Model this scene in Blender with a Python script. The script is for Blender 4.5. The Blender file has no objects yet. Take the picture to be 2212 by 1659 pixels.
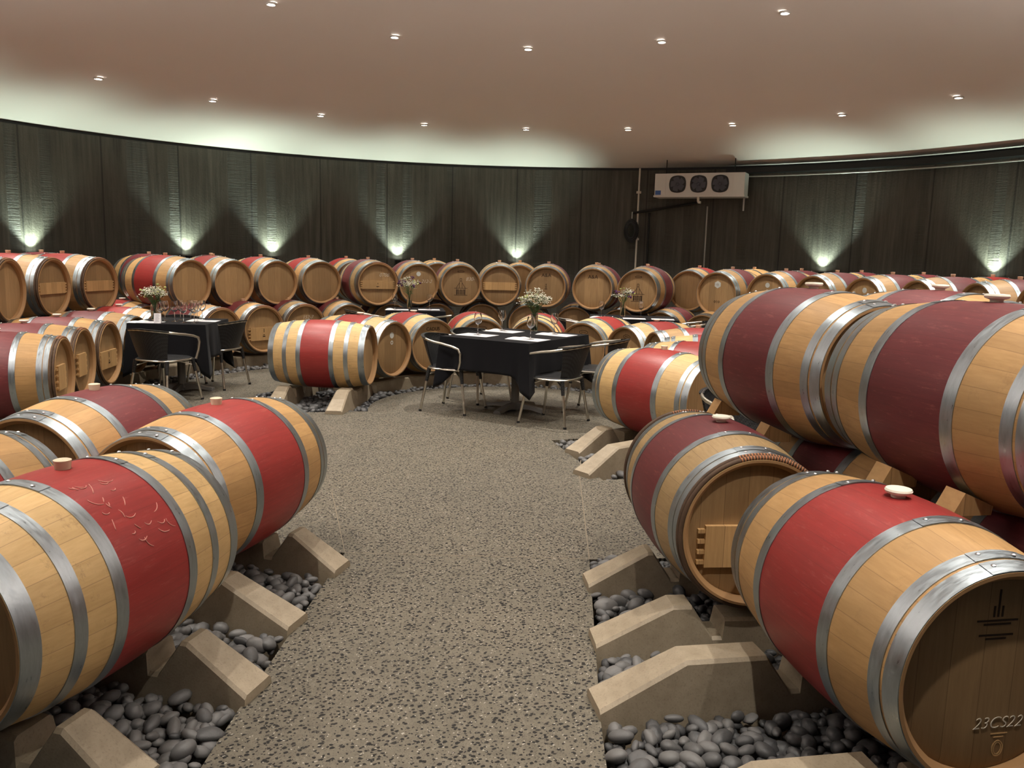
import bpy, bmesh, math, random
from mathutils import Vector, Matrix
from mathutils.geometry import tessellate_polygon
random.seed(7)
S = bpy.context.scene
COL = S.collection
PI = math.pi
R = math.radians

# ------------------------------------------------------------------ camera
EYE = 1.55
def make_camera():
    cd = bpy.data.cameras.new('camera'); cam = bpy.data.objects.new('camera', cd); COL.objects.link(cam)
    cd.sensor_width = 36; cd.sensor_fit = 'HORIZONTAL'; cd.lens = 1790 / 2212 * 36; cd.clip_end = 200
    p, r = 0.1545, 0.0262
    Rr = Vector((1, 0, 0)); F = Vector((0, math.cos(p), -math.sin(p))); U = Vector((0, math.sin(p), math.cos(p)))
    R2 = math.cos(r) * Rr + math.sin(r) * U; U2 = -math.sin(r) * Rr + math.cos(r) * U
    m = Matrix.Identity(4)
    for i in range(3):
        m[i][0] = R2[i]; m[i][1] = U2[i]; m[i][2] = -F[i]
    m[2][3] = EYE
    cam.matrix_world = m
    S.camera = cam
make_camera()
S.view_settings.view_transform = 'Standard'; S.view_settings.look = 'None'
S.view_settings.gamma = 1; S.view_settings.use_curve_mapping = False
S.view_settings.exposure = 0.75
w = bpy.data.worlds.new('world'); S.world = w; w.use_nodes = True
w.node_tree.nodes['Background'].inputs[0].default_value = (0.95, 0.92, 0.88, 1)
w.node_tree.nodes['Background'].inputs[1].default_value = 0.03
DOWN_W, UP_W, REAR_FILL_W = 155.0, 78.0, 340.0            # watts of a ceiling downlight, a wall uplight, an added rear fill lamp
CX, CY, RW, ZW = 0.0, 8.3, 7.75, 3.2  # the round room: centre, radius, wall height
SLOPE = 0.219                         # the roof rises as a shallow cone
def roof_z(x, y): return ZW + SLOPE * (RW - math.hypot(x - CX, y - CY))

# ------------------------------------------------------------------ materials
def mat(name, col=(.5, .5, .5), rough=.5, metal=0., spec=.5, emis=None, es=0., trans=0., ior=1.45, coat=0.):
    m = bpy.data.materials.new(name); m.use_nodes = True
    b = m.node_tree.nodes['Principled BSDF']
    b.inputs['Base Color'].default_value = (*col, 1); b.inputs['Roughness'].default_value = rough
    b.inputs['Metallic'].default_value = metal; b.inputs['Specular IOR Level'].default_value = spec
    b.inputs['Transmission Weight'].default_value = trans; b.inputs['IOR'].default_value = ior
    b.inputs['Coat Weight'].default_value = coat
    if emis: b.inputs['Emission Color'].default_value = (*emis, 1); b.inputs['Emission Strength'].default_value = es
    return m
class NT:
    def __init__(s, m): s.t = m.node_tree; s.b = s.t.nodes['Principled BSDF']
    def n(s, ty, **kw):
        x = s.t.nodes.new(ty)
        for k, v in kw.items():
            if k.startswith('i_'):
                x.inputs[int(k[2:])].default_value = v
            else: setattr(x, k, v)
        return x
    def l(s, a, b): s.t.links.new(a, b)
    def m(s, op, a, b=None, c=None):
        x = s.t.nodes.new('ShaderNodeMath'); x.operation = op
        for i, v in enumerate((a, b, c)):
            if v is None: continue
            if isinstance(v, (int, float)): x.inputs[i].default_value = v
            else: s.l(v, x.inputs[i])
        return x.outputs[0]
    def mix(s, f, a, b, bt='MIX'):
        x = s.t.nodes.new('ShaderNodeMix'); x.data_type = 'RGBA'; x.blend_type = bt
        for i, v in ((0, f), (6, a), (7, b)):
            if isinstance(v, (int, float)): x.inputs[i].default_value = v
            elif isinstance(v, tuple): x.inputs[i].default_value = (*v, 1)
            else: s.l(v, x.inputs[i])
        return x.outputs[2]
    def ramp(s, v, pts):
        x = s.t.nodes.new('ShaderNodeValToRGB'); e = x.color_ramp.elements
        while len(e) < len(pts): e.new(.5)
        for i, (p, c) in enumerate(pts):
            e[i].position = p; e[i].color = (c, c, c, 1) if isinstance(c, (int, float)) else (*c, 1)
        s.l(v, x.inputs[0]); return x.outputs[0]
    def noise(s, vec, scale, detail=3, rough=.5):
        x = s.t.nodes.new('ShaderNodeTexNoise'); x.inputs['Scale'].default_value = scale
        x.inputs['Detail'].default_value = detail; x.inputs['Roughness'].default_value = rough
        if vec is not None: s.l(vec, x.inputs['Vector'])
        return x.outputs[0]
    def mapping(s, vec, sc, loc=(0, 0, 0)):
        x = s.t.nodes.new('ShaderNodeMapping'); s.l(vec, x.inputs[0]); x.inputs['Scale'].default_value = sc
        x.inputs['Location'].default_value = loc
        return x.outputs[0]
    def bump(s, h, st, d=.01):
        x = s.t.nodes.new('ShaderNodeBump'); x.inputs['Strength'].default_value = st; x.inputs['Distance'].default_value = d
        s.l(h, x.inputs['Height']); s.l(x.outputs[0], s.b.inputs['Normal'])
    def obj(s): return s.t.nodes.new('ShaderNodeTexCoord').outputs['Object']

NST = 30
def stave_mat(name, c0, c1, seam, paint=False, rough=.55, stain=.25):
    m = mat(name, c0, rough); t = NT(m); o = t.obj()
    rnd = t.n('ShaderNodeObjectInfo').outputs['Random']
    sp = t.n('ShaderNodeSeparateXYZ'); t.l(o, sp.inputs[0])
    ang = t.m('ARCTAN2', sp.outputs[0], sp.outputs[2])
    a = t.m('MULTIPLY', t.m('ADD', ang, PI), NST / (2 * PI))
    fl = t.m('FLOOR', a); fr = t.m('SUBTRACT', a, fl)
    wn = t.n('ShaderNodeTexWhiteNoise', noise_dimensions='2D')
    cb = t.n('ShaderNodeCombineXYZ'); t.l(fl, cb.inputs[0]); t.l(rnd, cb.inputs[1]); t.l(cb.outputs[0], wn.inputs['Vector'])
    # per barrel offset so that grain differs
    va = t.n('ShaderNodeVectorMath', operation='ADD'); t.l(o, va.inputs[0])
    cb2 = t.n('ShaderNodeCombineXYZ'); t.l(t.m('MULTIPLY', rnd, 37.0), cb2.inputs[1]); t.l(t.m('MULTIPLY', wn.outputs[0], .0), cb2.inputs[0]); t.l(cb2.outputs[0], va.inputs[1])
    g = t.noise(t.mapping(va.outputs[0], (26, 1.6, 26)), 3.0, 5, .6)
    bl = t.noise(va.outputs[0], 3.2, 4, .6)
    col = t.mix(t.ramp(g, [(.3, 0.), (.75, 1.)]), c0, c1)
    col = t.mix(t.m('MULTIPLY', t.ramp(wn.outputs[0], [(0, 0.), (1, 1.)]), .38 if not paint else .16), col, tuple(x * .52 for x in c1))
    col = t.mix(t.m('MULTIPLY', t.ramp(bl, [(.42, 0.), (.75, 1.)]), .55 if not paint else .35), col, tuple(x * .62 for x in c0))
    if paint:
        sc = t.noise(t.mapping(va.outputs[0], (30, 5, 30)), 2.2, 6, .75)
        col = t.mix(t.m('MULTIPLY', t.ramp(sc, [(.56, 0.), (.70, 1.)]), .28), col, (.50, .17, .13))
    else:
        st = t.noise(t.mapping(va.outputs[0], (7, 9, 7)), 1.6, 9, .82)
        col = t.mix(t.m('MULTIPLY', t.ramp(st, [(.56, 0.), (.68, 1.)]), stain), col, (.13, .065, .028))
    hs = t.n('ShaderNodeHueSaturation'); t.l(col, hs.inputs['Color'])
    t.l(t.m('ADD', t.m('MULTIPLY', rnd, .36), .82), hs.inputs['Value'])
    sm = t.m('LESS_THAN', t.m('MINIMUM', fr, t.m('SUBTRACT', 1.0, fr)), .018)
    col = t.mix(t.m('MULTIPLY', sm, .38 if not paint else .2), hs.outputs[0], seam)
    t.l(col, t.b.inputs['Base Color'])
    t.bump(t.m('SUBTRACT', t.m('MULTIPLY', g, .35), t.m('MULTIPLY', sm, .6)), .2, .003)
    return m
M = {}
M['oak'] = stave_mat('barrel_oak', (.55, .33, .135), (.42, .235, .088), (.12, .06, .025))
M['oak_pale'] = stave_mat('pale_barrel_oak', (.68, .46, .21), (.55, .35, .14), (.16, .08, .035), stain=.42)
M['oak_stained'] = stave_mat('stained_barrel_oak', (.50, .34, .16), (.36, .23, .10), (.07, .035, .02), stain=.62)
M['red'] = stave_mat('red_stave_paint', (.33, .034, .030), (.25, .026, .024), (.07, .012, .012), True, .42)
M['maroon'] = stave_mat('maroon_stave_paint', (.165, .030, .033), (.125, .023, .027), (.04, .01, .01), True, .5)
M['inside'] = mat('chime_wood', (.36, .20, .085), .7)
def head_mat(name, c0, c1):
    m = mat(name, c0, .6); t = NT(m); o = t.obj(); rnd = t.n('ShaderNodeObjectInfo').outputs['Random']
    sp = t.n('ShaderNodeSeparateXYZ'); t.l(o, sp.inputs[0])
    a = t.m('ADD', t.m('MULTIPLY', sp.outputs[0], 10.5), 50.3); fl = t.m('FLOOR', a); fr = t.m('SUBTRACT', a, fl)
    wn = t.n('ShaderNodeTexWhiteNoise', noise_dimensions='2D'); cb = t.n('ShaderNodeCombineXYZ'); t.l(fl, cb.inputs[0]); t.l(rnd, cb.inputs[1]); t.l(cb.outputs[0], wn.inputs['Vector'])
    va = t.n('ShaderNodeVectorMath', operation='ADD'); t.l(o, va.inputs[0]); cb2 = t.n('ShaderNodeCombineXYZ')
    t.l(t.m('MULTIPLY', rnd, 23.), cb2.inputs[2]); t.l(wn.outputs[0], cb2.inputs[1]); t.l(cb2.outputs[0], va.inputs[1])
    g = t.noise(t.mapping(va.outputs[0], (30, 6, 2.2)), 3.0, 5, .6)
    col = t.mix(t.ramp(g, [(.3, 0.), (.75, 1.)]), c0, c1)
    col = t.mix(t.m('MULTIPLY', wn.outputs[0], .45), col, tuple(x * .6 for x in c1))
    hs = t.n('ShaderNodeHueSaturation'); t.l(col, hs.inputs['Color']); t.l(t.m('ADD', t.m('MULTIPLY', rnd, .3), .85), hs.inputs['Value'])
    sm = t.m('LESS_THAN', t.m('MINIMUM', fr, t.m('SUBTRACT', 1.0, fr)), .014)
    col = t.mix(t.m('MULTIPLY', sm, .5), hs.outputs[0], (.1, .05, .02))
    t.l(col, t.b.inputs['Base Color']); t.bump(t.m('SUBTRACT', t.m('MULTIPLY', g, .3), sm), .2, .003)
    return m
M['head'] = head_mat('barrel_head_oak', (.40, .25, .115), (.30, .18, .08))
M['board'] = head_mat('barrel_crossbar_oak', (.60, .37, .16), (.46, .27, .11))
def steel(name, c, rough, scale=18):
    m = mat(name, c, rough, 1.0); t = NT(m); o = t.obj()
    n = t.noise(t.mapping(o, (1, 5, 1)), scale, 5, .65)
    t.l(t.mix(n, tuple(x * .62 for x in c), tuple(min(1, x * 1.25) for x in c)), t.b.inputs['Base Color'])
    t.l(t.ramp(n, [(.3, rough - .1), (.7, rough + .14)]), t.b.inputs['Roughness'])
    t.bump(n, .08, .002); return m
M['hoop'] = steel('galvanised_hoop_steel', (.40, .45, .48), .36)
M['rivet'] = mat('hoop_rivet_steel', (.75, .75, .76), .3, 1.)
M['alu'] = mat('aluminium_tube', (.72, .68, .60), .28, 1.)
M['paintgrey'] = mat('grey_cast_iron', (.16, .155, .145), .45, .3)
mw = mat('willow_binding', (.16, .065, .028), .7); t = NT(mw); o = t.obj()
sp = t.n('ShaderNodeSeparateXYZ'); t.l(o, sp.inputs[0]); an = t.m('ARCTAN2', sp.outputs[0], sp.outputs[2])
wv = t.m('SINE', t.m('MULTIPLY', an, 160.0)); nz = t.noise(o, 14, 4, .7)
gate = t.m('GREATER_THAN', t.m('COSINE', t.m('ADD', an, -.35)), .80)
cc = t.mix(nz, (.035, .018, .010), (.13, .075, .042))
t.l(t.mix(t.m('MULTIPLY', t.m('GREATER_THAN', wv, .1), gate), cc, (.42, .17, .075)), t.b.inputs['Base Color'])
t.bump(t.m('MULTIPLY', wv, gate), .5, .004)
M['willow'] = mw
M['bung'] = mat('silicone_bung', (.66, .56, .40), .45, coat=.1)
M['bung_white'] = mat('white_silicone_bung', (.78, .74, .62), .45)
M['bung_tan'] = mat('tan_silicone_bung', (.62, .40, .26), .5)
M['ink'] = mat('burnt_stencil', (.035, .018, .008), .8)
M['chalk'] = mat('white_chalk', (.62, .55, .44), .9)
M['scuff'] = mat('pale_scuff', (.62, .27, .22), .8)
M['sticker'] = mat('pale_sticker', (.55, .56, .52), .5)
def concrete_block():
    m = mat('cast_concrete', (.36, .29, .20), .55); t = NT(m); o = t.obj()
    n = t.noise(o, 9, 6, .65); n2 = t.noise(o, 130, 2, .5)
    c = t.mix(t.ramp(n, [(.3, 0.), (.7, 1.)]), (.37, .305, .215), (.25, .20, .135))
    c = t.mix(t.m('MULTIPLY', t.ramp(n2, [(.55, 0.), (.7, 1.)]), .35), c, (.16, .12, .08))
    t.l(c, t.b.inputs['Base Color']); t.bump(n2, .15, .003); return m
M['conc'] = concrete_block()
def floor_mat():
    m = mat('polished_aggregate_concrete', (.1, .1, .08), .4, spec=.3); t = NT(m)
    o = t.n('ShaderNodeNewGeometry').outputs['Position']
    v = t.n('ShaderNodeTexVoronoi', feature='F1', voronoi_dimensions='2D'); v.inputs['Scale'].default_value = 60; v.inputs['Randomness'].default_value = 1
    dis = t.noise(o, 60, 2, .5)
    va = t.n('ShaderNodeVectorMath', operation='MULTIPLY_ADD'); cbx = t.n('ShaderNodeCombineXYZ'); t.l(dis, cbx.inputs[0]); t.l(dis, cbx.inputs[1])
    t.l(cbx.outputs[0], va.inputs[0]); va.inputs[1].default_value = (.02, .014, 0); t.l(o, va.inputs[2]); t.l(va.outputs[0], v.inputs['Vector'])
    wn = t.n('ShaderNodeTexWhiteNoise', noise_dimensions='3D'); t.l(v.outputs['Color'], wn.inputs['Vector'])
    chip = t.m('LESS_THAN', v.outputs['Distance'], t.m('MULTIPLY', wn.outputs[0], .45))
    v2 = t.n('ShaderNodeTexVoronoi', feature='F1', voronoi_dimensions='2D'); v2.inputs['Scale'].default_value = 150; t.l(va.outputs[0], v2.inputs['Vector'])
    wn2 = t.n('ShaderNodeTexWhiteNoise', noise_dimensions='3D'); t.l(v2.outputs['Color'], wn2.inputs['Vector'])
    fine = t.m('LESS_THAN', v2.outputs['Distance'], t.m('MULTIPLY', wn2.outputs[0], .36))
    lightc = t.m('MULTIPLY', fine, t.m('GREATER_THAN', wn2.outputs[0], .972))
    n = t.noise(o, 1.3, 5, .6); nf = t.noise(o, 26, 4, .7)
    base = t.mix(t.ramp(n, [(.3, 0.), (.7, 1.)]), (.140, .123, .092), (.092, .080, .060))
    base = t.mix(t.ramp(nf, [(.3, 0.), (.7, 1.)]), base, (.168, .148, .112))
    c = t.mix(t.m('MULTIPLY', fine, .45), base, (.03, .027, .024)); c = t.mix(t.m('MULTIPLY', chip, .95), c, (.008, .008, .008)); c = t.mix(lightc, c, (.42, .39, .33))
    # worn scratches
    wv = t.n('ShaderNodeTexNoise'); wv.inputs['Scale'].default_value = 5; wv.inputs['Detail'].default_value = 9; wv.inputs['Roughness'].default_value = .62; t.l(t.mapping(o, (1.4, .5, 1)), wv.inputs['Vector'])
    ln = t.m('LESS_THAN', t.m('ABSOLUTE', t.m('SUBTRACT', wv.outputs[0], .5)), .0028)
    c = t.mix(t.m('MULTIPLY', t.m('MULTIPLY', ln, t.ramp(nf, [(.5, 0.), (.6, 1.)])), .5), c, (.30, .28, .23))
    t.l(c, t.b.inputs['Base Color']); t.l(t.ramp(n, [(.3, .48), (.7, .66)]), t.b.inputs['Roughness']); t.bump(nf, .06, .002)
    return m
M['floor'] = floor_mat()
M['joint'] = mat('saw_cut_joint', (.21, .175, .125), .8)
M['gravel'] = mat('dark_bed_grit', (.018, .017, .016), .9)
def wall_mat():
    m = mat('board_formed_concrete', (.05, .05, .04), .62); t = NT(m)
    o = t.n('ShaderNodeNewGeometry').outputs['Position']; sp = t.n('ShaderNodeSeparateXYZ'); t.l(o, sp.inputs[0])
    ang = t.m('ARCTAN2', sp.outputs[0], t.m('SUBTRACT', sp.outputs[1], CY))
    arc = t.m('MULTIPLY', ang, RW)
    bd = t.m('DIVIDE', arc, .165); fl = t.m('FLOOR', bd); fr = t.m('SUBTRACT', bd, fl)
    wn = t.n('ShaderNodeTexWhiteNoise', noise_dimensions='1D'); t.l(fl, wn.inputs['W'])
    cb = t.n('ShaderNodeCombineXYZ'); t.l(arc, cb.inputs[0]); t.l(sp.outputs[2], cb.inputs[1])
    st = t.noise(t.mapping(cb.outputs[0], (7, .35, 1)), 2.2, 6, .65)
    bl = t.noise(cb.outputs[0], 1.4, 4, .6)
    hz = t.noise(t.mapping(cb.outputs[0], (1.2, 34, 1)), 1.5, 3, .7)
    fi = t.noise(cb.outputs[0], 30, 4, .7)
    c = t.mix(t.ramp(st, [(.3, 0.), (.72, 1.)]), (.034, .030, .024), (.105, .096, .076))
    c = t.mix(t.m('MULTIPLY', wn.outputs[0], .5), c, (.028, .024, .019))
    c = t.mix(t.m('MULTIPLY', t.ramp(bl, [(.4, 0.), (.7, 1.)]), .4), c, (.085, .079, .062))
    p = t.m('DIVIDE', arc, 1.22); pf = t.m('SUBTRACT', p, t.m('FLOOR', p))
    seam = t.m('LESS_THAN', t.m('MINIMUM', pf, t.m('SUBTRACT', 1., pf)), .011)
    c = t.mix(t.m('MULTIPLY', seam, .7), c, (.012, .011, .009))
    t.l(c, t.b.inputs['Base Color'])
    edge = t.m('LESS_THAN', t.m('MINIMUM', fr, t.m('SUBTRACT', 1., fr)), .03)
    hstrong = t.m('GREATER_THAN', wn.outputs[0], .72)
    h = t.m('ADD', t.m('MULTIPLY', t.m('MULTIPLY', hz, hstrong), 1.1), t.m('ADD', t.m('MULTIPLY', fi, .35), t.m('MULTIPLY', wn.outputs[0], .9)))
    h = t.m('SUBTRACT', h, t.m('ADD', t.m('MULTIPLY', edge, .5), t.m('MULTIPLY', seam, 2.0)))
    t.bump(h, .75, .02); return m
M['wall'] = wall_mat()
mc = mat('painted_plaster', (.62, .56, .50), .85); t = NT(mc)
o = t.n('ShaderNodeNewGeometry').outputs['Position']; n = t.noise(o, .5, 3, .5); n2 = t.noise(o, 60, 2, .6)
t.l(t.mix(n, (.76, .70, .655), (.80, .745, .70)), t.b.inputs['Base Color']); t.bump(n2, .08, .004)
M['ceil'] = mc
M['black'] = mat('black_satin', (.012, .012, .013), .5)
M['blackmetal'] = mat('black_painted_metal', (.010, .010, .010), .45, .2)
mcl = mat('black_tablecloth', (.006, .006, .008), .9, spec=.25); t = NT(mcl); t.b.inputs['Sheen Weight'].default_value = .04
t.bump(t.noise(t.obj(), 420, 2, .5), .15, .001); M['cloth'] = mcl
mwk = mat('black_woven_wicker', (.012, .012, .013), .42); t = NT(mwk); o = t.obj()
ck = t.n('ShaderNodeTexChecker'); t.l(o, ck.inputs[0]); ck.inputs['Scale'].default_value = 90
t.l(t.mix(ck.outputs['Fac'], (.006, .006, .006), (.03, .03, .032)), t.b.inputs['Base Color']); t.bump(ck.outputs['Fac'], .5, .004); M['wicker'] = mwk
M['paper'] = mat('white_paper', (.80, .78, .80), .7)
M['print'] = mat('printed_ink', (.25, .25, .30), .7)
M['napkin'] = mat('white_napkin', (.82, .80, .78), .8)
def glass_mat():
    m = mat('clear_glass', (1, 1, 1), .0, trans=1., ior=1.45); return m
M['glass'] = glass_mat()
M['water'] = mat('vase_water', (.80, .88, .80), .0, trans=1., ior=1.33)
M['stem'] = mat('green_stem', (.05, .10, .025), .6); M['leaf'] = mat('green_leaf', (.07, .13, .035), .55)
M['petal'] = mat('white_petal', (.82, .80, .66), .6); M['purple'] = mat('purple_petal', (.09, .02, .10), .6); M['yellow'] = mat('yellow_green_bud', (.42, .45, .13), .6)
M['acbody'] = mat('white_enamel', (.62, .60, .56), .45); M['fan'] = mat('dark_fan_plastic', (.06, .06, .075), .4); M['bluelabel'] = mat('blue_label', (.05, .12, .35), .5)
M['pvc'] = mat('white_pvc', (.62, .58, .50), .5); M['galv'] = mat('galvanised_conduit', (.42, .41, .38), .45, .6)
M['lamp'] = mat('downlight_lens', (1, 1, 1), .5, emis=(1, .95, .88), es=28.0)
M['trim'] = mat('white_downlight_ring', (.7, .68, .64), .4)
M['uplens'] = mat('uplight_lens', (1, 1, 1), .5, emis=(.86, 1, .86), es=30.0)
def pebble_mat():
    m = mat('river_pebble', (.1, .1, .1), .5); t = NT(m); o = t.obj(); rnd = t.n('ShaderNodeObjectInfo').outputs['Random']
    n = t.noise(o, 25, 4, .6)
    c = t.mix(rnd, (.045, .046, .048), (.135, .131, .126)); c = t.mix(t.m('MULTIPLY', t.ramp(n, [(.4, 0.), (.75, 1.)]), .4), c, (.21, .20, .19))
    t.l(c, t.b.inputs['Base Color']); return m
M['pebble'] = pebble_mat()

# ------------------------------------------------------------------ helpers
def link(o, parent=None):
    COL.objects.link(o)
    if parent is not None: o.parent = parent
    return o
def mesh_of(name, verts, faces, mats, smooth=True, fm=None, sharp=None):
    me = bpy.data.meshes.new(name); me.from_pydata([tuple(v) for v in verts], [], faces)
    for m_ in (mats if isinstance(mats, (list, tuple)) else [mats]): me.materials.append(m_)
    if fm: me.polygons.foreach_set('material_index', fm)
    if smooth:
        me.polygons.foreach_set('use_smooth', [True] * len(me.polygons))
        if sharp:
            try: me.set_sharp_from_angle(angle=R(sharp))
            except Exception: pass
    me.update(); return me
class MB:
    def __init__(s): s.v = []; s.f = []; s.m = []
    def add(s, v, f, mi=0):
        n = len(s.v); s.v += [Vector(a) for a in v]; s.f += [tuple(i + n for i in q) for q in f]; s.m += [mi] * len(f)
    def box(s, x0, x1, y0, y1, z0, z1, mi=0, mt=None):
        v = [Vector(a) for a in ((x0, y0, z0), (x1, y0, z0), (x1, y1, z0), (x0, y1, z0), (x0, y0, z1), (x1, y0, z1), (x1, y1, z1), (x0, y1, z1))]
        if mt: v = [mt @ a for a in v]
        s.add(v, [(0, 3, 2, 1), (4, 5, 6, 7), (0, 1, 5, 4), (1, 2, 6, 5), (2, 3, 7, 6), (3, 0, 4, 7)], mi)
    def lathe(s, prof, n=32, axis='Z', mi=0, mt=None, closed=False, mis=None, a0=0., a1=2 * PI):
        v = []; f = []; full = abs(a1 - a0 - 2 * PI) < 1e-6; cnt = n if full else n + 1
        for (r, h) in prof:
            for k in range(cnt):
                a = a0 + (a1 - a0) * k / n
                p = Vector((r * math.sin(a), h, r * math.cos(a))) if axis == 'Y' else Vector((r * math.cos(a), r * math.sin(a), h))
                v.append(mt @ p if mt else p)
        L = len(prof); rng = range(L if closed else L - 1); base = len(s.v); s.v += v
        for i in rng:
            j = (i + 1) % L
            for k in range(n):
                k2 = (k + 1) % cnt
                q = (i * cnt + k, i * cnt + k2, j * cnt + k2, j * cnt + k)
                s.f.append(tuple(base + z for z in q)); s.m.append(mis[i] if mis else mi)
    def tube(s, pts, r, n=8, mi=0, cap=True, closed=False):
        pts = [Vector(p) for p in pts]; L = len(pts); rs = r if isinstance(r, (list, tuple)) else [r] * L
        base = len(s.v); up = None
        for i, p in enumerate(pts):
            a = pts[(i - 1) % L] if (i or closed) else p; b = pts[(i + 1) % L] if (i < L - 1 or closed) else p
            d = (b - a).normalized()
            if up is None: up = d.orthogonal().normalized()
            else:
                up = (up - up.dot(d) * d)
                up = up.normalized() if up.length > 1e-6 else d.orthogonal().normalized()
            w_ = d.cross(up)
            for k in range(n):
                t_ = 2 * PI * k / n; s.v.append(p + rs[i] * (math.cos(t_) * up + math.sin(t_) * w_))
        for i in range(L if closed else L - 1):
            j = (i + 1) % L
            for k in range(n): s.f.append((base + i * n + k, base + i * n + (k + 1) % n, base + j * n + (k + 1) % n, base + j * n + k)); s.m.append(mi)
        if cap and not closed:
            s.f.append(tuple(base + k for k in range(n))[::-1]); s.m.append(mi)
            s.f.append(tuple(base + (L - 1) * n + k for k in range(n))); s.m.append(mi)
    def mesh(s, name, mats, smooth=True, sharp=40, fix=True):
        me = mesh_of(name, s.v, s.f, mats, smooth, s.m, None)
        if fix:
            bm = bmesh.new(); bm.from_mesh(me); bmesh.ops.recalc_face_normals(bm, faces=bm.faces); bm.to_mesh(me); bm.free()
        if smooth and sharp: me.set_sharp_from_angle(angle=R(sharp))
        return me
    def obj(s, name, mats, parent=None, **k):
        return link(bpy.data.objects.new(name, s.mesh(name, mats, **k)), parent)
def thing(name, label, cat, loc=(0, 0, 0), rz=0, group=None):
    o = bpy.data.objects.new(name, None); COL.objects.link(o); o.empty_display_size = .1
    o.location = loc; o.rotation_euler = (0, 0, rz); return tag(o, label, cat, group)
def tag(o, label=None, cat=None, group=None, kind=None):
    if label: o['label'] = label
    if cat: o['category'] = cat
    if group: o['group'] = group
    if kind: o['kind'] = kind
    return o
def part(name, me, parent, label=None):
    o = link(bpy.data.objects.new(name, me), parent)
    if label: o['label'] = label
    return o
def struct(o): o['kind'] = 'structure'; return o

# ------------------------------------------------------------------ the room
def pol(r, deg): a = R(deg); return (CX + r * math.sin(a), CY + r * math.cos(a))
def arc(r, a0, a1, n): return [pol(r, a0 + (a1 - a0) * i / n) for i in range(n + 1)]
def ring_pit(): return arc(1.44, -103, 166, 60) + arc(2.72, 166, -103, 60)
PIT_L = [(-.93, 1.2), (-.90, 2.6), (-.845, 4.11), (-3.9, 4.60), (-3.6, 1.2)]
PIT_R = [(.29, 1.2), (.33, 2.6), (.425, 4.11), (3.9, 4.5), (3.6, 1.2)]
def outer_pit(): return arc(4.02, -112, 112, 80) + arc(6.6, 112, -112, 80)
def build_floor():
    outer = [pol(RW + .25, -180 + 360 * i / 128) for i in range(128)]
    outer = outer[::-1]
    loops = [[Vector((x, y, 0)) for x, y in outer]] + [[Vector((x, y, 0)) for x, y in p] for p in (ring_pit(), PIT_L, PIT_R, outer_pit())]
    tri = tessellate_polygon(loops); flat = [v for l in loops for v in l]
    bm = bmesh.new(); vs = [bm.verts.new(v) for v in flat]
    for a, b, c in tri:
        try: bm.faces.new((vs[a], vs[b], vs[c]))
        except ValueError: pass
    bmesh.ops.recalc_face_normals(bm, faces=bm.faces)
    if sum(f.normal.z for f in bm.faces) < 0: bmesh.ops.reverse_faces(bm, faces=bm.faces)
    # side faces of the slab round every bed
    off = len(outer); fs = []
    for lp in loops[1:]:
        n = len(lp); low = [bm.verts.new((v.x, v.y, -.13)) for v in lp]
        for i in range(n):
            j = (i + 1) % n; bm.faces.new((vs[off + i], vs[off + j], low[j], low[i]))
        off += n
    me = bpy.data.meshes.new('floor'); bm.to_mesh(me); bm.free(); me.materials.append(M['floor'])
    struct(link(bpy.data.objects.new('floor', me)))
    b = MB(); b.lathe([(0.001, -.12), (RW + .2, -.12)], 64, mt=Matrix.Translation((CX, CY, 0)))
    struct(b.obj('floor_bed', M['gravel'], smooth=False))
    # saw cut joints
    j = MB()
    def strip(pts, w_=.006):
        for (a, c) in zip(pts[:-1], pts[1:]):
            a = Vector((*a, 0)); c = Vector((*c, 0)); d = (c - a).normalized(); p = Vector((-d.y, d.x, 0)) * w_ / 2
            j.add([a - p + Vector((0, 0, .0015)), c - p + Vector((0, 0, .0015)), c + p + Vector((0, 0, .0015)), a + p + Vector((0, 0, .0015))], [(0, 1, 2, 3)])
    strip([(-.845, 4.115), (.425, 4.115)]); strip([(.425, 4.115), (.50, 5.75), (.6, 6.8)])
    strip(arc(1.40, 180 + 62, 166, 24), .005); strip([(-.845, 4.115), (-1.15, 5.2)], .005)
    jo = j.obj('trim_1', M['joint'], smooth=False); struct(jo)
build_floor()
def build_shell():
    n = 200; v = []; f = []; a0, a1 = -116, 116
    for i in range(n + 1):
        a = a0 + (a1 - a0) * i / n
        for r, z in ((RW, -.12), (RW, ZW - .05), (RW + .25, ZW - .05), (RW + .25, -.12)): x, y = pol(r, a); v.append((x, y, z))
    for i in range(n):
        for k in range(4):
            k2 = (k + 1) % 4; f.append((i * 4 + k, i * 4 + k2, i * 4 + 4 + k2, i * 4 + 4 + k))
    f += [(0, 3, 2, 1), (n * 4, n * 4 + 1, n * 4 + 2, n * 4 + 3)]
    me = mesh_of('wall', v, f, M['wall'], True); me.set_sharp_from_angle(angle=R(30))
    bm = bmesh.new(); bm.from_mesh(me); bmesh.ops.recalc_face_normals(bm, faces=bm.faces); bm.to_mesh(me); bm.free()
    struct(link(bpy.data.objects.new('wall_round', me)))
    # black shadow gap between wall and roof
    b = MB(); b.lathe([(RW + .04, ZW - .06), (RW + .04, ZW + .03)], 160, mt=Matrix.Translation((CX, CY, 0)), a0=PI / 2 - R(116), a1=PI / 2 + R(116))
    struct(b.obj('trim_2', M['black']))
    b = MB(); zz = lambda r: ZW + SLOPE * (RW - r)
    b.lathe([(.001, zz(0)), (1.5, zz(1.5)), (3, zz(3)), (4.5, zz(4.5)), (6, zz(6)), (RW - .01, ZW + .0), (RW + .3, ZW - .02), (RW + .3, ZW + .1), (.001, zz(0) + .15)], 160, mt=Matrix.Translation((CX, CY, 0)))
    struct(b.obj('ceiling', M['ceil'], sharp=25))
build_shell()

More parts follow.
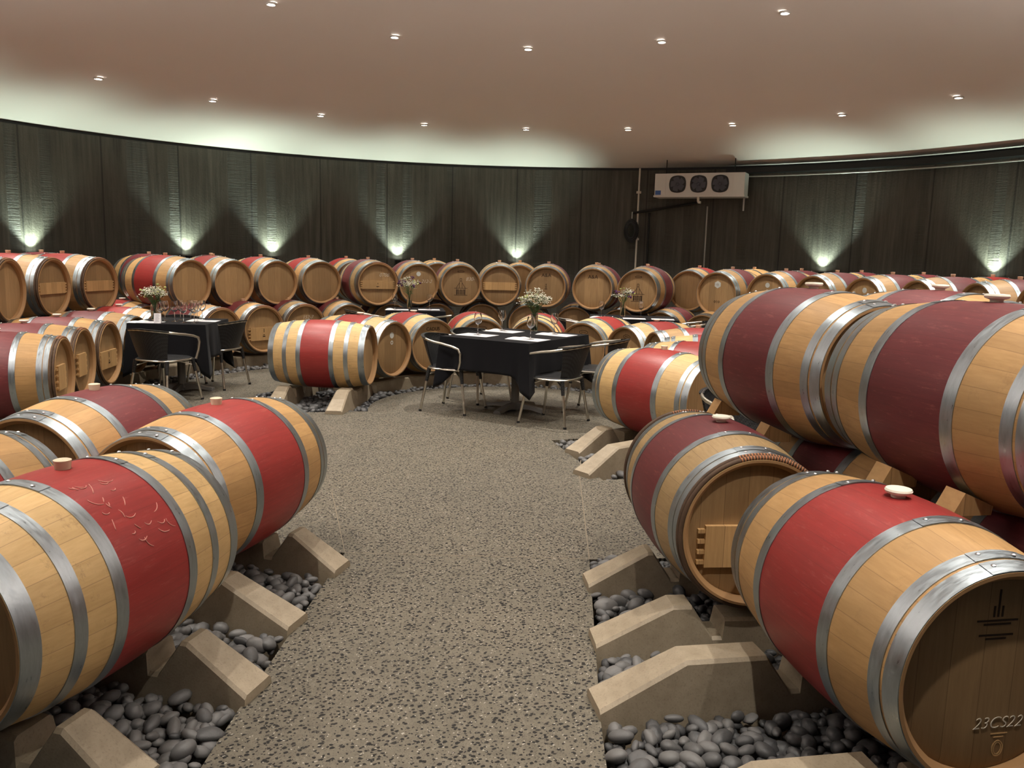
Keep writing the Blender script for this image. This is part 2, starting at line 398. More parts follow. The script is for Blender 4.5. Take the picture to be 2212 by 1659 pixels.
# ------------------------------------------------------------------ lights
def downlight(r, deg, label, k=1., proto=[None]):
    x, y = pol(r, deg); z = roof_z(x, y)
    if proto[0] is None:
        b = MB(); b.lathe([(.040, .004), (.046, -.012), (.058, -.012), (.062, -.002), (.062, .01)], 24); ring = b.mesh('trim_ring', M['trim'])
        b = MB(); b.lathe([(.001, -.004), (.020, -.004), (.041, -.001)], 20); lens = b.mesh('lens', M['lamp'])
        proto[0] = (ring, lens)
    o = thing('downlight', label, 'ceiling light', (x, y, z - .004), 0, 'recessed downlights in the ceiling')
    ax = math.atan(SLOPE); a = R(deg); o.rotation_euler = Matrix.Rotation(ax, 3, Vector((-math.cos(a), math.sin(a), 0))).to_euler() if False else (0, 0, 0)
    part('trim_ring', proto[0][0], o); part('lens', proto[0][1], o)
    ld = bpy.data.lights.new('downlight_beam', 'SPOT'); ld.energy = DOWN_W * k; ld.color = (1, .945, .86); ld.spot_size = R(92); ld.spot_blend = .8; ld.shadow_soft_size = .03
    lo = bpy.data.objects.new('downlight_beam', ld); link(lo, o); lo.location = (0, 0, -.03)
names1 = {-65.4: 'outer downlight furthest left, above the left side barrels', -49: 'outer downlight second from the left above the left table', -32.6: 'outer downlight third from the left near the wall',
          -16.3: 'outer downlight fourth from left, left of the middle one', 0: 'outer downlight in the middle of the near wall row', 16.4: 'outer downlight just left of the cooling unit',
          32.7: 'outer downlight right of the cooling unit', 49: 'outer downlight second from the right', 65.4: 'outer downlight furthest right over the stacked barrels'}
for i in range(22):
    d = 1.2 + 16.3636 * i; d = d - 360 if d > 180 else d
    if abs(d) > 160: continue
    k = min(names1, key=lambda q: abs(q - (d - 1.2))); lab = names1[k] if abs(k - (d - 1.2)) < 2 else 'recessed downlight of the outer ring, behind the viewer'
    downlight(5.88, d, lab)
names2 = {-64: 'inner downlight at upper left, near the top edge', -32: 'inner downlight left of centre', 0: 'inner downlight in the centre of the ceiling', 32: 'inner downlight right of centre', 64: 'inner downlight at upper right, largest bright spot'}
for i in range(11):
    d = 1.8 + 32.727 * i; d = d - 360 if d > 180 else d
    k = min(names2, key=lambda q: abs(q - (d - 1.8))); lab = names2[k] if abs(k - (d - 1.8)) < 3 else 'recessed downlight of the inner ring, overhead'
    downlight(3.09, d, lab)
downlight(.001, 0, 'recessed downlight at the crown of the ceiling, above the main table', 2.6)
downlight(7.02, 175, 'recessed downlight by the entrance, over the viewer', .8)
for d_ in (163.6, -164): downlight(5.88, d_, 'recessed downlight of the outer ring, behind the viewer', .8)
def uplight(deg, label, warm=False, proto=[None]):
    x, y = pol(RW - .10, deg)
    if proto[0] is None:
        b = MB(); b.lathe([(.001, -.16), (.05, -.16), (.055, -.02), (.062, 0), (.05, 0), (.045, -.02), (.001, -.02)], 20); body = b.mesh('lamp_body', M['blackmetal'])
        b = MB(); b.lathe([(.001, -.012), (.044, -.012)], 20); lens = b.mesh('lens', M['uplens'])
        b = MB(); b.tube([(0, 0, -.1), (0, .085, -.1)], .012); b.box(-.04, .04, .078, .088, -.16, -.04); br = b.mesh('wall_bracket', M['blackmetal'])
        proto[0] = (body, lens, br)
    o = thing('uplight', label, 'wall light', (x, y, 1.40), -R(deg), 'uplights on the round wall')
    for nm, me in zip(('lamp_body', 'lens', 'wall_bracket'), proto[0]): part(nm, me, o)
    ld = bpy.data.lights.new('uplight_beam', 'SPOT'); ld.energy = UP_W; ld.color = (.80, 1.0, .84); ld.spot_size = R(94); ld.spot_blend = .75; ld.shadow_soft_size = .02
    lo = bpy.data.objects.new('uplight_beam', ld); link(lo, o); lo.location = (0, 0, 0); lo.rotation_euler = (PI - R(3), 0, 0)
    if warm: ld.energy = REAR_FILL_W; ld.color = (1, .905, .85); ld.spot_size = R(110); ld.spot_blend = 1; lo.rotation_euler = (PI + R(28), 0, 0)  # settings for the added rear fill lamps
for d, lab in ((-62.5, 'uplight at far left, throwing a green-white fan on the wall'), (-44.5, 'uplight behind the barrels above the left table'), (-33.5, 'uplight second left of the middle, between two wall seams'),
               (-16.6, 'uplight behind the barrel with the round sticker'), (.2, 'uplight in the middle of the wall'), (41.8, 'uplight right of the cooling unit'), (61.8, 'uplight at the far right, greenest of all'),
               (-80, 'uplight on the left wall, outside the picture'), (-98, 'uplight on the left wall, outside the picture'), (80, 'uplight on the right wall, outside the picture'), (98, 'uplight on the right wall, outside the picture')):
    uplight(d, lab)
for d in (122, 140, 158, -158, -140, -122): uplight(d, 'added warm fill lamp behind the viewer, brightening the ceiling', True)  # invented lamps, out of view, added only to brighten the ceiling

# ------------------------------------------------------------------ barrels
LB, RB_, RH_ = .98, .35, .298
def rad(s): return RH_ + (RB_ - RH_) * (1 - (2 * s / LB) ** 2)
TYPES = {  # paint half width, steel hoops (s0, s1), willow?
    'A': (.178, [(.178, .226), (.388, .428), (.438, .489)], False),
    'B': (.143, [(.143, .188), (.290, .332), (.430, .489)], False),
    'C': (.178, [(.178, .222), (.362, .402), (.408, .444)], True)}
MC = {}
def hoop_mesh(s0, s1, sg):
    k = ('hoop', s0, s1, sg)
    if k in MC: return MC[k]
    b = MB(); th = .0028; n = 4
    prof = [(rad(s0 + (s1 - s0) * i / n) + th, sg * (s0 + (s1 - s0) * i / n)) for i in range(n + 1)]
    prof += [(rad(s1) - .001, sg * s1), (rad(s0) - .001, sg * s0)]
    b.lathe(prof, 96, 'Y', closed=True)
    sm = (s0 + s1) / 2
    # lap plate with two rivets near the top
    lp = [(rad(s) + th + .0016, sg * s) for s in (s0, sm, s1)]
    b.lathe(lp, 6, 'Y', a0=R(-13), a1=R(15))
    for da in (-9, 8):
        a = R(da + 1); r = rad(sm) + th + .001
        mt = Matrix.Rotation(a, 4, 'Y') @ Matrix.Translation((0, sg * (sm + (.008 if da > 0 else -.006)), r))
        b.lathe([(.007, 0), (.0065, .0028), (.004, .0048), (.0005, .0055)], 10, mt=mt, mi=1)
    MC[k] = b.mesh('hoop', [M['hoop'], M['rivet']], sharp=35); return MC[k]
def staves_mesh(ty, oak, paint):
    k = ('st', ty, oak, paint)
    if k in MC: return MC[k]
    pw = TYPES[ty][0]; H = LB / 2
    ss = sorted(set([-H, H, -pw, pw] + [-H + LB * i / 24 for i in range(25)]))
    ss = [s for s in ss if s in (-H, H, -pw, pw) or min(abs(s - pw), abs(s + pw)) > .012]
    prof = [(rad(s), s) for s in ss]; mis = [1 if (prof[i][1] + prof[i + 1][1]) / 2 > -pw and (prof[i][1] + prof[i + 1][1]) / 2 < pw and paint != 'none' else 0 for i in range(len(prof) - 1)]
    inner = [(RH_ - .010, H), (RH_ - .026, H - .02), (RH_ - .022, H - .075), (RH_ - .022, -H + .075), (RH_ - .026, -H + .02), (RH_ - .010, -H)]
    prof += inner; mis += [2] * (len(inner) + 1)
    b = MB(); b.lathe(prof, 96, 'Y', closed=True, mis=mis)
    MC[k] = b.mesh('staves', [M[oak], M[paint if paint != 'none' else oak], M['inside']], sharp=32); return MC[k]
def head_mesh(sg):
    k = ('hd', sg)
    if k in MC: return MC[k]
    b = MB(); y = sg * (LB / 2 - .045); r = RH_ - .021
    b.lathe([(.001, y), (r * .5, y), (r - .02, y), (r, y - sg * .006), (r, y - sg * .02), (.001, y - sg * .02)], 64, 'Y')
    MC[k] = b.mesh('head', M['head'], sharp=30); return MC[k]
def bung_mesh(kind):
    k = ('bg', kind)
    if k in MC: return MC[k]
    b = MB()
    if kind == 'bung_white': p = [(.001, -.01), (.020, -.01), (.022, .008), (.038, .014), (.041, .021), (.038, .027), (.022, .028), (.001, .026)]
    else: p = [(.001, -.01), (.022, -.01), (.024, .004), (.027, .028), (.022, .030), (.001, .029)]
    b.lathe(p, 24, mt=Matrix.Translation((0, 0, RB_))); MC[k] = b.mesh('bung', M[kind]); return MC[k]
def willow_mesh(sg):
    k = ('wl', sg)
    if k in MC: return MC[k]
    b = MB()
    for j in range(2):
        s = .458 + .0205 * j; r0 = rad(s) + .004; n = 8
        prof = [(r0 + .0105 * math.cos(2 * PI * q / n), sg * (s + .0098 * math.sin(2 * PI * q / n))) for q in range(n)]
        b.lathe(prof, 72, 'Y', closed=True)
    MC[k] = b.mesh('willow_hoops', M['willow'], sharp=None); return MC[k]
YF = -(LB / 2 - .045)   # plane of the front head
def crossbar_mesh(zc, wd=.46, ht=.12, name='crossbar'):
    k = ('cb', zc, wd, ht)
    if k in MC: return MC[k]
    b = MB(); b.box(-wd / 2, wd / 2, YF - .022, YF - .001, zc - ht / 2, zc + ht / 2)
    for sx in (-1, 1):
        for i in range(4):
            z = zc - ht / 2 + ht * (i + .5) / 4; b.box(min(sx * wd / 2, sx * (wd / 2 + .03)), max(sx * wd / 2, sx * (wd / 2 + .03)), YF - .018, YF - .001, z - .009, z + .007)
    MC[k] = b.mesh('crossbar', M['board'], smooth=False); return MC[k]
def text_mesh(s, size, x, z, m, y=None, rot=0., wob=0.):
    cu = bpy.data.curves.new('lettering', 'FONT'); cu.body = s; cu.size = size; cu.align_x = 'CENTER'; cu.align_y = 'CENTER'; cu.extrude = .0008
    if wob: cu.shear = .3; cu.offset = -.001
    ob = bpy.data.objects.new('tmp', cu); COL.objects.link(ob)
    dg = bpy.context.evaluated_depsgraph_get(); me = bpy.data.meshes.new_from_object(ob.evaluated_get(dg)); bpy.data.objects.remove(ob)
    me.transform(Matrix.Translation((x, (y if y is not None else YF) - .0022, z)) @ Matrix.Rotation(rot, 4, 'Y') @ Matrix.Rotation(PI / 2, 4, 'X'))
    me.materials.clear(); me.materials.append(m); me.name = 'lettering'; return me
def line_mesh(segs, w_, m, y=None, name='stencil'):
    b = MB(); y = (y if y is not None else YF)
    for (x0, z0, x1, z1) in segs:
        d = Vector((x1 - x0, z1 - z0)); 
        if d.length < 1e-6: continue
        d.normalize(); p = Vector((-d.y, d.x)) * w_ / 2
        q = [(x0 - p.x, z0 - p.y), (x1 - p.x, z1 - p.y), (x1 + p.x, z1 + p.y), (x0 + p.x, z0 + p.y)]
        b.add([(a, y - .0015, c) for a, c in q] + [(a, y - .0002, c) for a, c in q], [(0, 1, 2, 3), (4, 7, 6, 5), (0, 4, 5, 1), (1, 5, 6, 2), (2, 6, 7, 3), (3, 7, 4, 0)])
    return b.mesh(name, m, smooth=False)
def oval(cx, cz, rx, rz, n=20): 
    p = [(cx + rx * math.cos(2 * PI * i / n), cz + rz * math.sin(2 * PI * i / n)) for i in range(n + 1)]
    return [(*p[i], *p[i + 1]) for i in range(n)]
def castle():
    s = []
    s += [(-.10, -.15, .10, -.15), (-.10, -.045, .10, -.045), (-.065, -.15, -.065, -.045), (.065, -.15, .065, -.045)]
    for x in (-.045, 0, .045):
        s += [(x - .014, -.14, x - .014, -.07), (x + .014, -.14, x + .014, -.07), (x - .014, -.07, x + .014, -.07), (x - .007, -.14, x - .007, -.07), (x + .007, -.14, x + .007, -.07)]
    s += [(-.07, -.045, -.02, .035), (.07, -.045, .02, .035), (-.02, .035, -.02, .01), (.02, .035, .02, .01), (-.02, .035, -.012, .06), (.02, .035, .012, .06), (-.012, .06, .012, .06), (-.012, .06, -.012, .10), (.012, .06, .012, .10), (-.012, .10, .012, .10), (-.02, .01, -.02, -.045), (.02, .01, .02, -.045)]
    return s
FEAT = {}
def feats(kind):
    if kind in FEAT: return FEAT[kind]
    out = []
    if kind == 'castle':
        out = [('stencil', line_mesh(castle() + oval(0, .20, .05, .012), .006, M['ink'])), ('chalk_mark', text_mesh('830-', .075, .14, .09, M['chalk'], wob=1))]
    if kind == 'castle2':
        out = [('stencil', line_mesh(castle() + oval(0, .20, .05, .012), .006, M['ink']))]
    if kind == 'ampa':
        out = [('lettering', text_mesh('A&A', .075, 0, .175, M['ink'])), ('lettering', text_mesh('- - - - -\n- - -', .022, 0, .115, M['ink'])), ('stencil', line_mesh([(0, .02, 0, .05), (-.012, .005, .012, .005), (0, -.02, 0, -.005), (-.02, -.03, .02, -.03)], .01, M['ink']))]
    if kind == 'ampa2':
        out = [('lettering', text_mesh('A&A', .075, 0, .175, M['ink'])), ('lettering', text_mesh('- - - - -\n- - -', .022, 0, .115, M['ink']))]
    if kind == 'cadus': out = [('lettering', text_mesh('CADUS', .055, 0, .19, M['ink']))]
    if kind == 'ovalmark': out = [('stencil', line_mesh(oval(0, .19, .055, .022) + [(-.03, .19, .03, .19)], .005, M['ink']))]
    if kind == 'hexa':
        b = MB(); b.lathe([(.001, -.0015), (.052, -.0015), (.052, 0)], 6, mt=Matrix.Translation((0, YF, .13)) @ Matrix.Rotation(PI / 2, 4, 'X') @ Matrix.Rotation(PI / 6, 4, 'Z') @ Matrix.Scale(-1, 4, (0, 0, 1)))
        out = [('sticker', b.mesh('sticker', M['sticker'], smooth=False)), ('stencil', line_mesh(oval(-.03, -.11, .013, .013, 8) + oval(.03, -.11, .013, .013, 8) + [(0, -.09, 0, -.13)], .006, M['ink'])), ('stencil', line_mesh(oval(0, .13, .014, .014, 8), .006, M['galv'], YF - .0018))]
    if kind in ('sticker', 'sticker2'):
        b = MB(); b.lathe([(.001, -.0015), (.034, -.0015), (.034, 0)], 20, mt=Matrix.Translation((0, YF, .15)) @ Matrix.Rotation(PI / 2, 4, 'X') @ Matrix.Scale(-1, 4, (0, 0, 1)))
        out = [('sticker', b.mesh('sticker', M['sticker'], smooth=False))]
        if kind == 'sticker': out.append(('chalk_mark', text_mesh('212-2', .07, .12, .04, M['chalk'], wob=1)))
        else:
            b = MB(); b.lathe([(.012, -.0015), (.022, -.0015), (.022, 0)], 20, mt=Matrix.Translation((0, YF, .07)) @ Matrix.Rotation(PI / 2, 4, 'X') @ Matrix.Scale(-1, 4, (0, 0, 1))); out.append(('sticker', b.mesh('sticker', M['sticker'], smooth=False)))
    if kind == 'bar': out = [('crossbar', crossbar_mesh(-.01))]
    if kind == 'barchalk': out = [('crossbar', crossbar_mesh(-.01)), ('chalk_mark', text_mesh('0708', .075, .10, .13, M['chalk'], wob=1)), ('stencil', line_mesh([(0, 0, 0, .015), (-.02, -.035, .02, -.035), (-.02, -.03, -.01, -.045)], .008, M['ink'], YF - .022))]
    if kind in ('lowbar', 'lowbar2'):
        out = [('crossbar', crossbar_mesh(-.06, .40, .17)), ('stencil', line_mesh([(0, -.04, 0, .01), (-.012, -.07, .012, -.07), (-.018, -.085, .018, -.10), (.018, -.085, -.018, -.10)], .008, M['ink'], YF - .022))]
    if kind == 'smallbar': out = [('crossbar', crossbar_mesh(-.02, .20, .20))]
    if kind == 'r1': out = [('chalk_mark', text_mesh('23CS22', .047, .035, -.14, M['chalk'], wob=1)), ('stencil', line_mesh(oval(.045, -.215, .016, .022) + oval(.045, -.215, .011, .017) + [(.02, -.172, .07, -.172), (.03, -.182, .06, -.182)], .003, M['board'])), ('stencil', line_mesh([(.0, .16, .0, .22), (-.012, .16, -.012, .19), (.012, .16, .012, .19), (-.06, .15, .06, .15), (-.04, .14, .04, .14), (-.05, .11, .05, .11), (-.03, .10, .03, .10), (0, .22, .0, .235)], .005, M['ink']))]
    if kind == 'chalk': out = [('chalk_mark', text_mesh('152-7', .07, .05, .13, M['chalk'], wob=1))]
    FEAT[kind] = out; return out
NB = [0]
def barrel(x, y, z, deg, ty, label, group=None, paint='red', oak='oak', bung='bung', feat=None, label_name='wine_barrel'):
    """deg: bearing of the barrel's axis, from its front head to its back head"""
    o = thing('wine_barrel', label, 'barrel', (x, y, z), -R(deg), group)
    part('staves', staves_mesh(ty, oak, paint), o)
    part('head', head_mesh(-1), o); part('head', head_mesh(1), o)
    for (s0, s1) in TYPES[ty][1]:
        for sg in (-1, 1): part('hoop', hoop_mesh(s0, s1, sg), o)
    if TYPES[ty][2]:
        for sg in (-1, 1): part('willow_hoops', willow_mesh(sg), o, 'rough brown willow binding')
    if bung: part('bung', bung_mesh(bung), o)
    if feat:
        cb = None
        for nm, me in feats(feat):
            c = part(nm, me, o)
    NB[0] += 1
    return o
Z1, Z2 = .493, 1.083
GF, GU = 'barrels in the front rows', 'upper barrels of the right front row'
# front rows either side of the aisle
barrel(-1.42, 2.555, Z1, 14.8, 'B', 'scuffed bright red-banded barrel filling the left foreground', GF, 'red', 'oak_pale')
SC = bpy.data.objects['wine_barrel']
def scuffs():
    b = MB(); rr = random.Random(4)
    for i in range(26):
        y0 = rr.uniform(-.11, .12); a0 = rr.uniform(R(18), R(66)); l = rr.uniform(.015, .05); cv = rr.uniform(-1.5, 1.5); dr = rr.uniform(-.5, .5); pts = []
        for k in range(7):
            t_ = k / 6; yy = y0 + l * (math.sin(dr + cv * t_) * t_); aa = a0 + l / RB_ * math.cos(dr + cv * t_) * t_; r_ = rad(yy) + .0004
            pts.append(Vector((r_ * math.sin(aa), yy, r_ * math.cos(aa))))
        b.tube(pts, [.0007 + .0012 * math.sin(PI * (k + .5) / 7) for k in range(7)], 5)
    tag(part('chalk_scuffs', b.mesh('chalk_scuffs', M['scuff'], sharp=None), SC), kind='stuff')
scuffs()
barrel(-1.346, 3.715, Z1, 14.7, 'A', 'dark red-banded barrel directly behind the scuffed left foreground barrel', GF, 'red', 'oak', 'bung')
barrel(-2.05, 4.01, Z1, 9, 'A', 'maroon-banded barrel left of and behind the second left barrel', GF, 'maroon', 'oak', 'bung')
barrel(-2.14, 2.80, Z1, 14.8, 'A', 'barrel at the left frame edge, beside the scuffed foreground barrel', GF, 'red', 'oak', None)
barrel(1.201, 2.48, Z1, -10.2, 'A', 'large red-banded barrel in the right foreground with chalk on its head', GF, 'red', 'oak', 'bung_white', 'r1')
barrel(.932, 3.613, Z1, -5.4, 'C', 'willow-bound barrel with crossbar head, behind the right foreground barrel', GF, 'maroon', 'oak_stained', 'bung_white', 'lowbar')
barrel(1.197, 6.52, Z1, -39.4, 'A', 'bright red-banded barrel on blocks right of the main table', GF, 'red', 'oak_pale', 'bung')
barrel(1.92, 2.60, Z1, -10.2, 'A', 'lower barrel in the dark behind the right foreground barrel', GF, 'maroon', 'oak', None)
barrel(1.66, 3.68, Z1, -8.4, 'A', 'lower barrel in the dark beneath the big upper right barrels', GF, 'maroon', 'oak', None)
barrel(1.385, 3.865, Z2, -16.8, 'A', 'big upper maroon-banded barrel, nearer the table of the two in the right stack', GU, 'maroon', 'oak', 'bung_white')
barrel(1.655, 2.86, Z2, -14.5, 'A', 'big upper maroon-banded barrel cut off by the right frame edge', GU, 'maroon', 'oak', 'bung_white')
barrel(2.10, 4.12, Z2, -16.8, 'A', 'upper barrel showing its maroon top behind the two big upper barrels', GU, 'maroon', 'oak', 'bung_white')
barrel(2.37, 3.05, Z2, -14.5, 'A', 'upper barrel at the right frame edge, behind the cut-off one', GU, 'maroon', 'oak', None)
# inner ring round the main table
GI = 'single barrels ringing the main table'
def ringb(deg, rc, z, ty, label, group, **k):
    x, y = pol(rc, deg); return barrel(x, y, z, k.pop('yaw', deg), ty, label, group, **k)
barrel(-1.944, 8.489, Z1, -85.8, 'B', 'bright red-banded barrel lying side-on across the floor left of the main table', GI, 'red', 'oak_pale', None)
for d, ty, oak, ft_, bg, lab in ((-60, 'A', 'oak_pale', 'sticker2', 'bung_white', 'barrel with two round stickers beside the side-on barrel'),
        (-37, 'A', 'oak_pale', 'cadus', 'bung_white', 'barrel stencilled CADUS behind the left chair of the main table'),
        (-14, 'A', 'oak_pale', 'ovalmark', None, 'barrel seen over the far left edge of the main table'),
        (9, 'B', 'oak_pale', None, None, 'barrel right behind the main table and its flowers'),
        (32, 'A', 'oak_pale', 'ovalmark', None, 'barrel with an oval stamp behind the right end of the main table'),
        (55, 'A', 'oak_pale', 'ovalmark', 'bung_white', 'pale barrel behind the right hand chairs with a white bung'),
        (78, 'A', 'oak', None, 'bung_tan', 'red-banded barrel third behind the right chairs with a tan bung'),
        (101, 'A', 'oak_pale', None, None, 'barrel half hidden between the table ring and the big right stack'),
        (124, 'A', 'oak_pale', None, None, 'barrel peeking just above the bright red-banded barrel on the right')):
    ringb(d, 1.985, Z1, ty, lab, GI, oak=oak, feat=ft_, bung=bg)
# left group, lower
GL = 'lower barrels along the left wall'
for (hx, hy, yaw, lab) in ((-3.65, 6.67, -104, 'nearest lower left barrel with willow hoops and pale label on the head'), (-3.86, 7.40, -100, 'lower left barrel with willow hoops, second from the front'),
                           (-3.96, 8.09, -96, 'lower left barrel with willow hoops beside the left table')):
    a = R(yaw); barrel(hx + .48 * math.sin(a), hy + .48 * math.cos(a), Z1, yaw, 'C', lab, GL, 'maroon', 'oak', 'bung_white', 'smallbar' if 'nearest' in lab or 'second' in lab else 'lowbar')
barrel(-4.52, 8.86, Z1, -88, 'A', 'lower left barrel behind the left table chairs', GL, 'maroon', 'oak', 'bung_white')
barrel(-4.58, 9.62, Z1, -80, 'A', 'low barrel behind the flowers of the left table', GL, 'red', 'oak', 'bung_white')
for k_, (hx, hy, yaw, ty, ft_, lab) in enumerate(((-4.86, 8.02, -96, 'C', None, 'upper left barrel with plain head, cut by the left frame edge'), (-4.90, 8.86, -88, 'C', 'bar', 'upper left barrel with crossbar and two dark spots'),
                                 (-4.80, 9.66, -80, 'C', 'bar', 'upper left barrel with dark willow rim and broad crossbar'))):
    a = R(yaw); barrel(hx + .48 * math.sin(a), hy + .48 * math.cos(a), Z2, yaw, ty, lab, 'upper barrels along the left wall', 'red', 'oak', 'bung_tan', ft_)
ringb(-70, 6.3, Z2, 'C', 'barrel behind the third upper left barrel, right of it', 'upper barrels along the left wall', paint='maroon', bung='bung_tan')
# outer ring lower
GO = 'lower barrels of the outer ring'
for d, rh, ty, oak, ft_, lab in ((-61, 4.15, 'C', 'oak', 'lowbar', 'lower outer barrel right behind the left table cloth'), (-51.5, 4.2, 'C', 'oak', 'lowbar', 'lower outer barrel with crossbar right of the left table'),
        (-42.5, 4.25, 'C', 'oak_stained', 'chalk', 'lower outer barrel with a chalk number, behind the side-on barrel'), (-33.5, 4.25, 'A', 'oak', None, 'lower outer barrel under the crossbar barrel, half hidden'),
        (-24.5, 4.35, 'A', 'oak', None, 'lower outer barrel behind the left back table'), (-15.2, 4.45, 'A', 'oak', None, 'lower outer barrel under the stencilled house barrel'),
        (-6.2, 4.5, 'A', 'oak_stained', None, 'lower outer barrel seen above the left of the main table'), (2.8, 4.5, 'A', 'oak_stained', None, 'lower outer barrel behind the main table glasses'),
        (12, 4.4, 'A', 'oak', None, 'lower outer barrel right of the main table flowers'), (21.3, 4.3, 'A', 'oak', None, 'lower outer barrel behind the right back table'),
        (30.1, 4.2, 'A', 'oak', None, 'lower outer barrel right of the right back table flowers'), (38.9, 4.2, 'A', 'oak', 'ampa2', 'lower outer barrel lettered A&A beside the big right barrel'),
        (47.8, 4.35, 'A', 'oak', None, 'lower outer barrel hidden behind the big right stack, below the hexagon sticker'), (56.4, 4.4, 'A', 'oak', None, 'lower outer barrel hidden behind the big right stack, below the faint sticker'), (65, 4.4, 'A', 'oak', None, 'lower outer barrel furthest right, hidden behind the big right stack')):
    ringb(d, rh + .48, Z1, ty, lab, GO, paint='maroon', oak=oak, feat=ft_, bung='bung_tan' if d < -30 else None)
ringb(-64, 5.66, Z1, 'A', 'low barrel in the gap between left group and outer ring', GO, paint='red', bung='bung_white')
# outer ring upper, front row
GP = 'upper barrels of the outer ring'
for d, rh, ty, oak, pt, ft_, lab in ((-61.3, 4.65, 'A', 'oak', 'red', None, 'upper barrel with bright red band above the left table, leftmost of the ring'), (-53, 4.68, 'A', 'oak', 'red', None, 'upper barrel, second of the ring, with two-tone plain head'),
        (-44.7, 4.70, 'A', 'oak', 'red', None, 'upper barrel, third of the ring, with plain grey-brown head'), (-36.4, 4.72, 'A', 'oak', 'red', None, 'upper barrel turned left beside the crossbar barrel'),
        (-27.8, 4.22, 'C', 'oak_stained', 'maroon', 'barchalk', 'upper barrel with pale crossbar and chalk 0708'), (-19.0, 4.38, 'A', 'oak', 'maroon', 'sticker', 'upper barrel with a round sticker behind the left back flowers'),
        (-10.9, 4.22, 'A', 'oak', 'maroon', 'castle', 'upper barrel stencilled with a house and chalked 830'), (-2.9, 4.40, 'A', 'oak_stained', 'none', 'bar', 'upper barrel with tilted dark crossbar, left of the middle uplight'),
        (6.3, 4.30, 'A', 'oak', 'maroon', 'ampa', 'upper barrel lettered A&A above the main table flowers'), (16.0, 4.15, 'A', 'oak', 'maroon', 'ampa2', 'upper barrel lettered A&A, the right of the two'),
        (25.6, 4.08, 'A', 'oak', 'maroon', 'castle2', 'upper barrel stencilled with a house behind the right back flowers'), (39.8, 4.42, 'A', 'oak', 'maroon', 'hexa', 'upper barrel with the white hexagonal sticker'),
        (48.5, 4.55, 'A', 'oak', 'maroon', 'sticker2', 'upper barrel right of the hexagon sticker one'), (57, 4.6, 'A', 'oak', 'maroon', None, 'upper barrel above the bung of the big upper right barrel'),
        (66, 4.65, 'A', 'oak', 'maroon', 'sticker2', 'upper barrel with a faint round sticker, over the big right stack'), (75, 4.75, 'A', 'oak', 'maroon', None, 'upper barrel far right with its side turned to view'),
        (84, 4.9, 'A', 'oak', 'maroon', None, 'upper outer barrel near the right frame edge'), (93, 5.0, 'A', 'oak', 'red', None, 'upper outer barrel cut by the right frame edge')):
    ringb(d, rh + .48, Z2, ty, lab, GP, paint=pt, oak=oak, feat=ft_, bung='bung_tan')
# outer ring upper, second row (only what shows between the front ones)
GB = 'upper barrels of the back row'
for d, rc, pt, lab in ((-98, 6.6, 'maroon', 'back row barrel at the left frame edge under the uplight'), (-88, 6.65, 'red', 'back row barrel behind the second upper left barrel'), (-79, 6.65, 'red', 'back row barrel behind the third upper left barrel'),
        (-55.5, 6.3, 'maroon', 'back row barrel peeking behind the second ring barrel'), (-46.5, 6.35, 'maroon', 'back row barrel peeking behind the third ring barrel'), (-27.6, 5.9, 'red', 'back row barrel behind the chalk 0708 barrel'),
        (-13.3, 5.9, 'none', 'back row barrel left of the chalked 830 barrel'), (.8, 5.9, 'none', 'back row barrel in front of the middle uplight'), (13.6, 5.75, 'none', 'back row barrel left of the right A&A barrel'),
        (22.0, 5.75, 'red', 'back row barrel left of the right house-stencilled barrel'), (31.2, 5.55, 'red', 'back row barrel with bright red band, between house stencil and hexagon'),
        (38.3, 6.0, 'none', 'back row barrel left of the hexagon sticker barrel'), (45.5, 6.0, 'maroon', 'back row barrel behind the hexagon sticker barrel'), (53, 6.25, 'maroon', 'back row barrel below the right uplight'),
        (61, 6.35, 'maroon', 'back row barrel right of the right uplight'), (69, 6.5, 'red', 'back row barrel among the far right tops'), (77, 6.55, 'red', 'back row barrel left of the far right uplight'),
        (85, 6.6, 'red', 'back row barrel below the far right uplight'), (93, 6.6, 'maroon', 'back row barrel at the right frame edge')):
    ringb(d, rc, Z2, 'A', lab, GB, paint=pt, bung='bung_tan')

